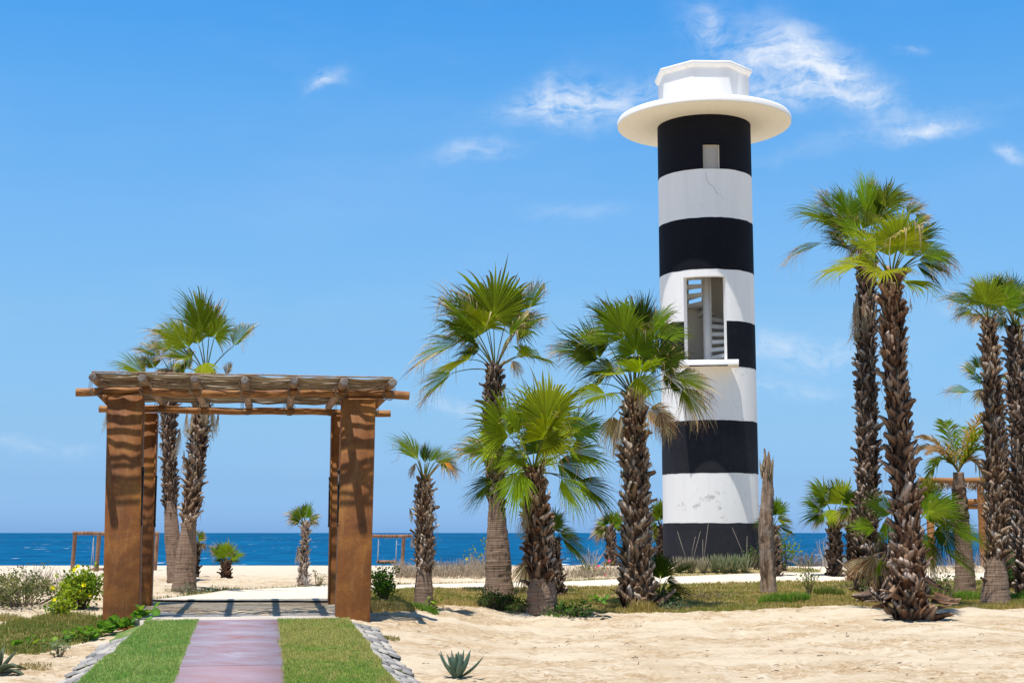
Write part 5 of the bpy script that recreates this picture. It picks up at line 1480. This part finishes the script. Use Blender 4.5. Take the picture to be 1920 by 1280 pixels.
# ------------------------------------------------------------------ shrubs
def shrub(px, row, D, w_, h, nst, nlf, ls, cols, label, seed, cat='shrub', name='shrub', flowers=None, twig=(.20, .15, .10), lw=.55, dense=.5, group=None, base_spread=.25):
    r_ = np.random.RandomState(seed); D = GD(px, row, D); b_ = P(px, row, D); zb = GZ(b_[0], b_[1])
    t = thing(name, (b_[0], b_[1], zb), label, cat, group)
    mb = MB(); tips = []; base = np.array([b_[0], b_[1], zb])
    for i in range(nst):
        az = r_.uniform(0, 6.28); q = math.sqrt(r_.rand())
        s0 = base + np.array([math.cos(az), math.sin(az), 0]) * w_ * base_spread * q
        e = base + np.array([math.cos(az) * w_ * q, math.sin(az) * w_ * q * .8, h * (1 - .55 * q * q) * r_.uniform(.7, 1.08)])
        mid = (s0 + e) / 2 + np.array([0, 0, .12 * h]) + r_.randn(3) * .05 * w_
        tt = np.linspace(0, 1, 5)[:, None]; pts = s0 * (1 - tt) ** 2 + 2 * mid * tt * (1 - tt) + e * tt ** 2
        pts[1:] += r_.randn(4, 3) * .02 * w_
        mb.tube(pts, np.linspace(.010, .003, 5) * (D / 24) ** .5 * 1.1, 4, col=np.array(twig) * r_.uniform(.6, 1.2), cap=False)
        for k in range(3):
            p = pts[r_.randint(2, 5)]; e2 = p + r_.randn(3) * [.18, .18, .12] * w_ + [0, 0, .08 * h]
            mb.tube([p, (p + e2) / 2 + r_.randn(3) * .01, e2], [.005, .003, .002], 3, col=np.array(twig) * r_.uniform(.6, 1.3), cap=False); tips += [e2, (p + e2) / 2]
        tips += list(pts[2:])
    mb.obj('branches', M['dry'], t)
    if nlf:
        T_ = np.array(tips); k = r_.randint(len(T_), size=nlf)
        c_ = T_[k] + r_.randn(nlf, 3) * ls * dense * 2.2
        c_[:, 2] = np.maximum(c_[:, 2], zb + .01)
        d = nrmz(r_.randn(nlf, 3) + [0, -.2, .5]); s_ = nrmz(np.cross(d, r_.randn(nlf, 3) + [0, -1.5, 1.0])); l_ = ls * r_.uniform(.6, 1.25, nlf)[:, None]; up_ = np.cross(s_, d)
        V = np.stack([c_, c_ + d * l_ * .35 + s_ * l_ * lw * .5 + up_ * l_ * .06, c_ + d * l_ * .75 + s_ * l_ * lw * .42 + up_ * l_ * .04, c_ + d * l_ - up_ * l_ * .12, c_ + d * l_ * .75 - s_ * l_ * lw * .42 + up_ * l_ * .04, c_ + d * l_ * .35 - s_ * l_ * lw * .5 + up_ * l_ * .06, c_ + d * l_ * .5], 1)
        b = (np.arange(nlf) * 7)[:, None]
        cols = np.array(cols); f = np.clip(fbm(c_[:, 0] * 3, c_[:, 2] * 3, seed, 2) * 1.6 + .5 + .25 * r_.randn(nlf), 0, 1)[:, None]
        C = (cols[0] * (1 - f) + cols[1] * f) * r_.uniform(.7, 1.3, (nlf, 1))
        me = mesh_np('foliage', V.reshape(-1, 3) - base, [b + np.array([[0, 1, 2, 6]]), b + np.array([[0, 6, 4, 5]]), b + np.array([[6, 2, 3, 4]])], M['leaf'], None, np.repeat(C, 7, axis=0))
        tag(put('foliage', me, t), kind='stuff')
    if flowers:
        nf, fs, fc = flowers
        for _ in range(nf):
            p = np.array(tips[r_.randint(len(tips))]) + r_.randn(3) * ls * .8 + [0, -.04, .02]; mbf = MB(); ax = nrmz(np.array([r_.randn() * .4, -1, .8]))
            s1 = nrmz(np.cross(ax, [0, 0, 1.0])); s2 = np.cross(s1, ax)
            for q in range(5):
                a_ = q * 2 * math.pi / 5; dd = s1 * math.cos(a_) + s2 * math.sin(a_); sd = np.cross(dd, ax)
                mbf.add([p, p + dd * fs * .6 + sd * fs * .4 + ax * fs * .3, p + dd * fs + ax * fs * .35, p + dd * fs * .6 - sd * fs * .4 + ax * fs * .3], [np.array([[0, 1, 2, 3]])], np.array(fc) * r_.uniform(.85, 1.1))
            mbf.obj('flower', M['petal'], t)
    return t


YG = [(.11, .20, .02), (.30, .38, .03)]
shrub(152, 1140, 22.2, .36, .55, 34, 1500, .065, YG, 'bright yellow green bush with yellow flowers left of the gateway', 31, flowers=(14, .045, (.85, .72, .02)), name='flowering_bush')
shrub(112, 1152, 21.9, .22, .22, 14, 420, .055, YG, 'low yellow green shoots creeping left from the flowering bush', 32, flowers=(5, .04, (.85, .72, .02)))
shrub(722, 1130, 24.2, .24, .60, 26, 1100, .05, [(.03, .09, .012), (.09, .18, .02)], 'dark glossy green bush at the right side of the right rusty pillar', 33)
shrub(45, 1137, 25.5, .75, .46, 40, 1900, .048, [(.09, .12, .045), (.20, .21, .09)], 'grey green twiggy shrub on the sand at the left edge', 34, twig=(.20, .16, .12))
shrub(6, 1092, 34, .5, .18, 16, 400, .06, [(.13, .17, .04), (.2, .22, .06)], 'low green shrub on the sand at the far left edge', 35)
shrub(932, 1143, 26.0, .45, .30, 34, 1500, .04, [(.03, .06, .02), (.08, .12, .035)], 'low dark green shrub between the middle palm trunks', 36)
shrub(806, 1145, 24.6, .12, .16, 10, 120, .06, [(.12, .24, .02), (.24, .36, .03)], 'tiny lime green seedling in front of the short shaggy palm', 37, name='seedling', cat='plant')
shrub(905, 1068, 38, .50, .75, 7, 70, .08, [(.10, .15, .04), (.22, .26, .06)], 'thin sapling with sparse leaves and yellow flowers behind the short palm', 38, flowers=(2, .05, (.8, .55, .02)), twig=(.3, .24, .15), name='sapling', dense=.9)
shrub(1110, 1082, 40.5, .75, .40, 30, 260, .06, [(.14, .17, .05), (.25, .25, .08)], 'thin twiggy shrub with a few pink flowers left of the criss cross trunk', 39, flowers=(9, .05, (.75, .06, .16)), twig=(.40, .33, .26))
shrub(1110, 1062, 44, .7, .65, 16, 0, .05, YG, 'bare pale grey twigs by the sea left of the criss cross trunk', 40, twig=(.50, .44, .40), name='dead_shrub')
shrub(1518, 1120, 27.4, .20, .75, 7, 210, .05, [(.06, .12, .03), (.13, .19, .04)], 'thin upright green sapling between the stump and the tall pair', 41, name='sapling', base_spread=.1, dense=.8)
shrub(1515, 1050, 44.5, .75, .60, 30, 0, .05, YG, 'dead grey branching shrub left of the mid sized round crowned palm', 42, twig=(.34, .28, .25), name='dead_shrub')
shrub(1548, 1050, 44.0, .6, .85, 26, 0, .05, YG, 'taller pale dead shrub by the trunk of the mid sized palm', 43, twig=(.52, .46, .42), name='dead_shrub')
shrub(1592, 1052, 43.0, .5, .45, 24, 40, .05, YG, 'tangled pale dead shrub in front of the thin dark palm', 44, twig=(.52, .46, .41), name='dead_shrub')
shrub(1418, 1055, 42.6, .28, .75, 14, 160, .07, [(.07, .12, .03), (.16, .2, .05)], 'small leafy shrub touching the right side of the lighthouse foot', 45, dense=.8)
shrub(1468, 1056, 42.0, .45, .95, 14, 300, .085, [(.07, .14, .02), (.20, .26, .04)], 'green leafy shrub just right of the bare stump', 46, dense=.8)
shrub(1888, 1062, 38, .75, 1.15, 50, 500, .05, [(.20, .18, .13), (.33, .27, .2)], 'greyish dry bougainvillea with pink flowers behind the silvery palm', 47, flowers=(12, .06, (.7, .08, .25)), twig=(.33, .27, .22), name='bougainvillea')
shrub(1906, 1104, 30, .55, .75, 44, 1500, .06, [(.02, .06, .015), (.06, .12, .03)], 'dark green dense shrub at the right edge of the picture', 48)
shrub(1268, 1143, 25.3, .40, .10, 14, 240, .04, [(.10, .17, .10), (.2, .27, .16)], 'low blue green sprigs on the sand right of the knee high palm', 49, name='ground_cover_plant', cat='plant')
shrub(1070, 1152, 25.3, .50, .12, 24, 420, .06, [(.03, .09, .02), (.08, .16, .03)], 'creeping dark green plant at the foot of the bushy green palm', 50, name='ground_cover_plant', cat='plant')
shrub(110, 1232, 18.2, .16, .20, 8, 90, .04, [(.12, .18, .11), (.2, .26, .16)], 'small blue green weed on the sand beside the left stone edging', 51, name='weed', cat='plant')
shrub(352, 1110, 29.2, .55, .07, 14, 260, .04, [(.18, .24, .17), (.3, .34, .26)], 'pale silvery creeping plant at the foot of the gateway palm pair', 52, name='ground_cover_plant', cat='plant')
shrub(595, 1098, 35, .30, .50, 8, 60, .05, [(.2, .2, .08), (.3, .27, .12)], 'thin dry sprigs on the sand right of the thin small palm', 53, twig=(.3, .22, .14), name='dead_shrub')
shrub(575, 1100, 35.2, .26, .28, 10, 0, .05, YG, 'pale grey dead twigs at the foot of the thin small palm', 54, twig=(.5, .45, .4), name='dead_shrub')


shrub(1225, 1140, 26.4, .45, .18, 26, 500, .06, [(.03, .08, .015), (.07, .13, .03)], 'dark green leafy weeds hugging the foot of the criss cross trunk', 55, name='ground_cover_plant', cat='plant')  # dark weeds added to deepen the shade at this palm's foot
shrub(985, 1147, 26.2, .30, .16, 20, 420, .05, [(.03, .07, .015), (.08, .14, .03)], 'dark low weeds left of the foot of the bushy green palm', 56, name='ground_cover_plant', cat='plant')  # also added, dark leaves standing in for shade beside the trunk
shrub(1650, 1122, 26.6, .55, .45, 34, 520, .06, [(.06, .11, .03), (.15, .16, .06)], 'messy green and straw undergrowth left of the foremost palm foot', 57, twig=(.33, .26, .19))
shrub(1765, 1128, 26.3, .40, .50, 30, 380, .06, [(.05, .11, .02), (.14, .18, .05)], 'messy undergrowth right of the foremost palm foot', 58, twig=(.33, .26, .19))
shrub(1330, 1122, 27.2, .55, .12, 26, 240, .05, [(.10, .13, .04), (.22, .18, .08)], 'dry brown weeds on the turf right of the knee high palm', 59, twig=(.3, .22, .14), name='ground_cover_plant', cat='plant')


def stalks(name, n, px0, px1, y0, y1, h, seed, label, colr):
    r_ = np.random.RandomState(seed); mb = MB()
    for i in range(n):
        y = r_.uniform(y0, y1); x = (r_.uniform(px0, px1) - 960) / F * y; z = GZ(x, y) if i % 6 == 0 else z
        p = np.array([x, y, z]); hh = h * r_.uniform(.4, 1.15) * (1 + .5 * vn(x * 1.1, 0, seed)); e = p + np.array([r_.uniform(-.5, .5) * hh, r_.uniform(-.4, .4) * hh, hh])
        mb.tube([p, (p + e) / 2 + r_.randn(3) * .05 * hh, e], [.008, .006, .003], 3, col=np.array(colr) * r_.uniform(.6, 1.3), cap=False)
        if r_.rand() < .5:
            q = (p + e) / 2; e2 = q + np.array([r_.uniform(-.4, .4), r_.uniform(-.2, .2), r_.uniform(.1, .4)]) * hh; mb.tube([q, e2], [.005, .002], 3, col=np.array(colr) * r_.uniform(.6, 1.3), cap=False)
    o = mb.obj(name, M['dry'], None); return tag(o, kind='stuff')


stalks('dry_brush', 1500, 745, 925, 40.0, 42.0, .46, 61, '', (.50, .40, .29))
stalks('dry_brush', 500, 985, 1170, 39.4, 41.2, .34, 62, '', (.52, .42, .30))
stalks('dry_brush', 260, 1450, 1640, 46.6, 49, .40, 63, '', (.50, .43, .36))
stalks('dry_brush', 160, 1720, 1900, 42, 46, .5, 64, '', (.45, .36, .28))
stalks('dry_brush', 100, 60, 150, 27, 31, .4, 65, '', (.40, .32, .26))

# ------------------------------------------------------------------ agaves and spiky plants
def agave(px, row, D, n, ln, wd, label, seed, cols=((.075, .125, .085), (.13, .19, .125)), up=(25, 82), thick=.25, name='agave', parts=True, group=None, curve=.1, cat='agave', stalk=0):
    r_ = np.random.RandomState(seed); D = GD(px, row, D); b_ = P(px, row, D); zb = GZ(b_[0], b_[1]); base = np.array([b_[0], b_[1], zb])
    t = thing(name, tuple(base), label, cat, group) if parts else None
    allm = MB()
    for i in range(n):
        az = i * 2.39996 + r_.uniform(-.2, .2); el = R(up[0] + (up[1] - up[0]) * (i / max(1, n - 1)) + r_.uniform(-5, 5)); l_ = ln * r_.uniform(.85, 1.1) * (1 - .15 * i / n)
        dh = np.array([math.cos(az), math.sin(az), 0]); s_ = np.array([-math.sin(az), math.cos(az), 0])
        m_ = 9; tt = np.linspace(0, 1, m_); G_ = []
        for x in tt:
            e_ = el + curve * (x - .4) * 2 * (1 if el < R(60) else .3)
            c_ = base + dh * (wd * .5 + l_ * x * math.cos(e_)) + zv * (.01 + l_ * x * math.sin(e_))
            up_ = -dh * math.sin(e_) + zv * math.cos(e_); hw = wd * (.75 + .6 * math.sin(min(1, x * 1.5) * 1.9)) * .5 * (1 - x ** 3.2) + .0015
            G_.append([c_ - s_ * hw + up_ * hw * .45, c_, c_ + s_ * hw + up_ * hw * .45, c_ - up_ * hw * thick * 2])
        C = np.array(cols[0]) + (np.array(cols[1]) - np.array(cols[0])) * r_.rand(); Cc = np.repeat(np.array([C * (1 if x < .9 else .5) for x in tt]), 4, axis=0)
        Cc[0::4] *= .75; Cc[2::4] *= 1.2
        mb = MB() if parts else allm
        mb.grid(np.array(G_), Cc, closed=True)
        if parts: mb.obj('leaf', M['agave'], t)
    for k in range(stalk):
        e = base + np.array([r_.uniform(-.4, .4), r_.uniform(-.2, .1), r_.uniform(.9, 1.4)]); mb = MB() if parts else allm
        mb.tube([base, (base + e) / 2 + r_.randn(3) * .04, e], [.008, .006, .003], 4, col=(.38, .32, .25)); 
        if parts: mb.obj('flower_stalk', M['agave'], t)
    if not parts:
        o = put(name, allm.mesh(name, M['agave'], origin=base), None, base); return tag(o, label, cat, group)
    return t


m_, t = newmat('agave_skin')
cc = t.n('ShaderNodeVertexColor', layer_name='Col').outputs[0]
finish(t, cc, 0.5, t.noise(t.n('ShaderNodeTexCoord').outputs['Object'], 30, 3), .2, .01, .3); M['agave'] = m_
agave(857, 1271, 15.6, 15, .36, .055, 'small grey green agave alone on the sand in the foreground', 71, up=(34, 86), curve=.12)
agave(-6, 1262, 16.4, 12, .40, .07, 'curling dark agave cut by the left edge of the picture', 72, up=(8, 75), curve=-.35, cols=((.08, .11, .06), (.16, .19, .10)))
GA = ((.17, .22, .10), (.33, .33, .18)); GT = ((.30, .26, .16), (.42, .36, .24))
dsc = ['leftmost spiky clump with straw leaves before the lighthouse foot', 'second spiky clump from the left before the lighthouse foot, with bare stalks', 'third spiky clump from the left before the lighthouse foot, straw coloured', 'fourth spiky clump from the left before the lighthouse foot, pale green',
       'fifth spiky clump from the left before the lighthouse foot, green', 'sixth spiky clump from the left before the lighthouse foot, tall green leaves', 'rightmost spiky clump before the lighthouse foot, with a tall stalk']
for i, px in enumerate((1272, 1294, 1316, 1338, 1356, 1374, 1394)):
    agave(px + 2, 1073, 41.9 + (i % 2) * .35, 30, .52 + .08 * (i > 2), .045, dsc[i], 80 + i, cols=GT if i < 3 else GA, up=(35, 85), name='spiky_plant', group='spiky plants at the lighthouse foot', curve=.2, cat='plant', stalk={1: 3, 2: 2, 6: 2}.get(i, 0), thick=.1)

# ------------------------------------------------------------------ creeping beach vine with round leaves
def vine_leaf(k):
    r_ = np.random.RandomState(300 + k); n = 12; th = np.linspace(0, 2 * math.pi, n, endpoint=False)
    rr_ = 1 - .18 * np.exp(-((th - math.pi) / .35) ** 2); x = .5 + .5 * np.cos(th) * rr_; y = .5 * np.sin(th) * rr_
    z = .16 * np.abs(y) * 2 * .5 + .05 * np.sin(th * 3 + k) - .10 * x * x
    V = np.vstack([np.stack([x, y, z], -1), [[.05, 0, -.02]], [[.5, 0, -.05]]])
    i = np.arange(n); tr = np.stack([i, (i + 1) % n, np.full(n, n + 1)], -1)
    c = np.array([(.07, .17, .03), (.10, .22, .05), (.05, .13, .03), (.16, .25, .04)][k % 4])
    C = np.tile(c, (n + 2, 1)); C[n:] = c * 1.5 + [.03, .03, 0]
    return mesh_np('vine_leaf', V, [tr], M['leaf'], None, C, True)


VL = [vine_leaf(k) for k in range(6)]


def vine(pts, label, seed, nleaf, s0, s1, spread=.12, name='beach_vine'):
    r_ = np.random.RandomState(seed); K = np.array([P(*p) for p in pts])
    s = np.linspace(0, len(K) - 1, 60); Q = np.stack([np.interp(s, np.arange(len(K)), K[:, c]) for c in range(3)], -1)
    for q in Q:
        lr, la = toL(q[0], q[1]); zz = GZ(q[0], q[1])
        if lr > -hwL(la) and la < 4: zz = max(zz, float(ramp_z(la)) if la < -.45 else DECK)
        elif lr > -hwL(la) - .45 and la < 0: f_ = (-lr - hwL(la)) / .45; zz = max(zz, float(ramp_z(la)) * (1 - f_) + zz * f_)
        q[2] = zz + .02
    t = thing(name, tuple(Q[0]), label, 'vine')
    mb = MB(); mb.tube(Q, .007, 5, col=(.2, .16, .06)); mb.obj('stem', M['dry'], t)
    for i in range(nleaf):
        q = Q[r_.randint(60)] + np.array([r_.uniform(-spread, spread), r_.uniform(-spread, spread), r_.uniform(.02, .12)])
        o = put('leaf', VL[r_.randint(6)], t); sc = r_.uniform(s0, s1)
        o.location = tuple(q - Q[0]); o.rotation_euler = (r_.uniform(-.3, .9), r_.uniform(-.9, .2), r_.uniform(-3.1, .2)); o.scale = (sc, sc, sc)


vine([(282, 1150, 21.1), (240, 1152, 20.9), (215, 1160, 20.7), (180, 1172, 20.2), (150, 1180, 19.8)], 'beach vine with big round green leaves at the foot of the left rusty pillar', 91, 85, .10, .165)
vine([(172, 1186, 20.0), (120, 1190, 19.7), (80, 1196, 19.4), (22, 1206, 19.0)], 'thin trail of round vine leaves reaching left across the sand', 92, 26, .07, .11, .08)
vine([(1098, 1148, 25.4), (1122, 1152, 25.2), (1144, 1157, 25.0)], 'short vine with round leaves on the sand between middle palm trunks', 93, 16, .07, .11, .08)

# ------------------------------------------------------------------ litter on the sand
r_ = np.random.RandomState(8); mb = MB()
for i in range(170):
    y = r_.uniform(15.5, 27); px = r_.uniform(700, 2000) if r_.rand() < .8 else r_.uniform(-60, 120); x = (px - 960) / F * y
    if lawn(np.array([x]), np.array([y]))[0] > .3: continue
    z = GZ(x, y) + .006; az = r_.uniform(0, 6.28); l_ = r_.uniform(.01, .05); d = np.array([math.cos(az), math.sin(az), 0]) * l_
    p = np.array([x, y, z]); mb.tube([p - d, p + r_.randn(3) * .01 + [0, 0, .008], p + d], r_.uniform(.002, .005), 4, col=np.array([.16, .11, .07]) * r_.uniform(.5, 2), cap=False)
tag(mb.obj('plant_litter', M['dry']), kind='stuff')

# crumbly clods of sand lying in drifts
r_ = np.random.RandomState(21); n = 45000
y = 15.2 + (26.8 - 15.2) * r_.rand(n) ** .8; px = r_.uniform(-40, 1980, n); x = (px - 960) / F * y
lr, la = toL(x, y)
keep = (fbm(x * 1.1, y * 2.6, 90, 4) + .16 * r_.randn(n) > .30) & (lawn(x, y) < .3) & ~((lr > -2.2) & (lr < 2.35) & (la < 4))
x = x[keep]; y = y[keep]; n = len(x); z = ground_z(x, y); sz = .006 + .020 * r_.rand(n) ** 4 + .004 * r_.rand(n)
base = np.array([[1, 0, 0], [.3, .95, 0], [-.8, .6, 0], [-.8, -.6, 0], [.3, -.95, 0], [.1, .1, .8]])
rot = r_.uniform(0, 6.28, n); V = np.zeros((n, 6, 3)); c_, s_ = np.cos(rot), np.sin(rot)
V[..., 0] = x[:, None] + sz[:, None] * (base[:, 0] * c_[:, None] - base[:, 1] * s_[:, None]) * 1.3
V[..., 1] = y[:, None] + sz[:, None] * (base[:, 0] * s_[:, None] + base[:, 1] * c_[:, None])
V[..., 2] = z[:, None] - .003 + sz[:, None] * base[:, 2] * r_.uniform(.6, 1.2, (n, 1))
b = (np.arange(n) * 6)[:, None]
tag(put('sand_clods', mesh_np('sand_clods', V.reshape(-1, 3), [b + np.array([[k, (k + 1) % 5, 5]]) for k in range(5)], M['sand'])), kind='stuff')
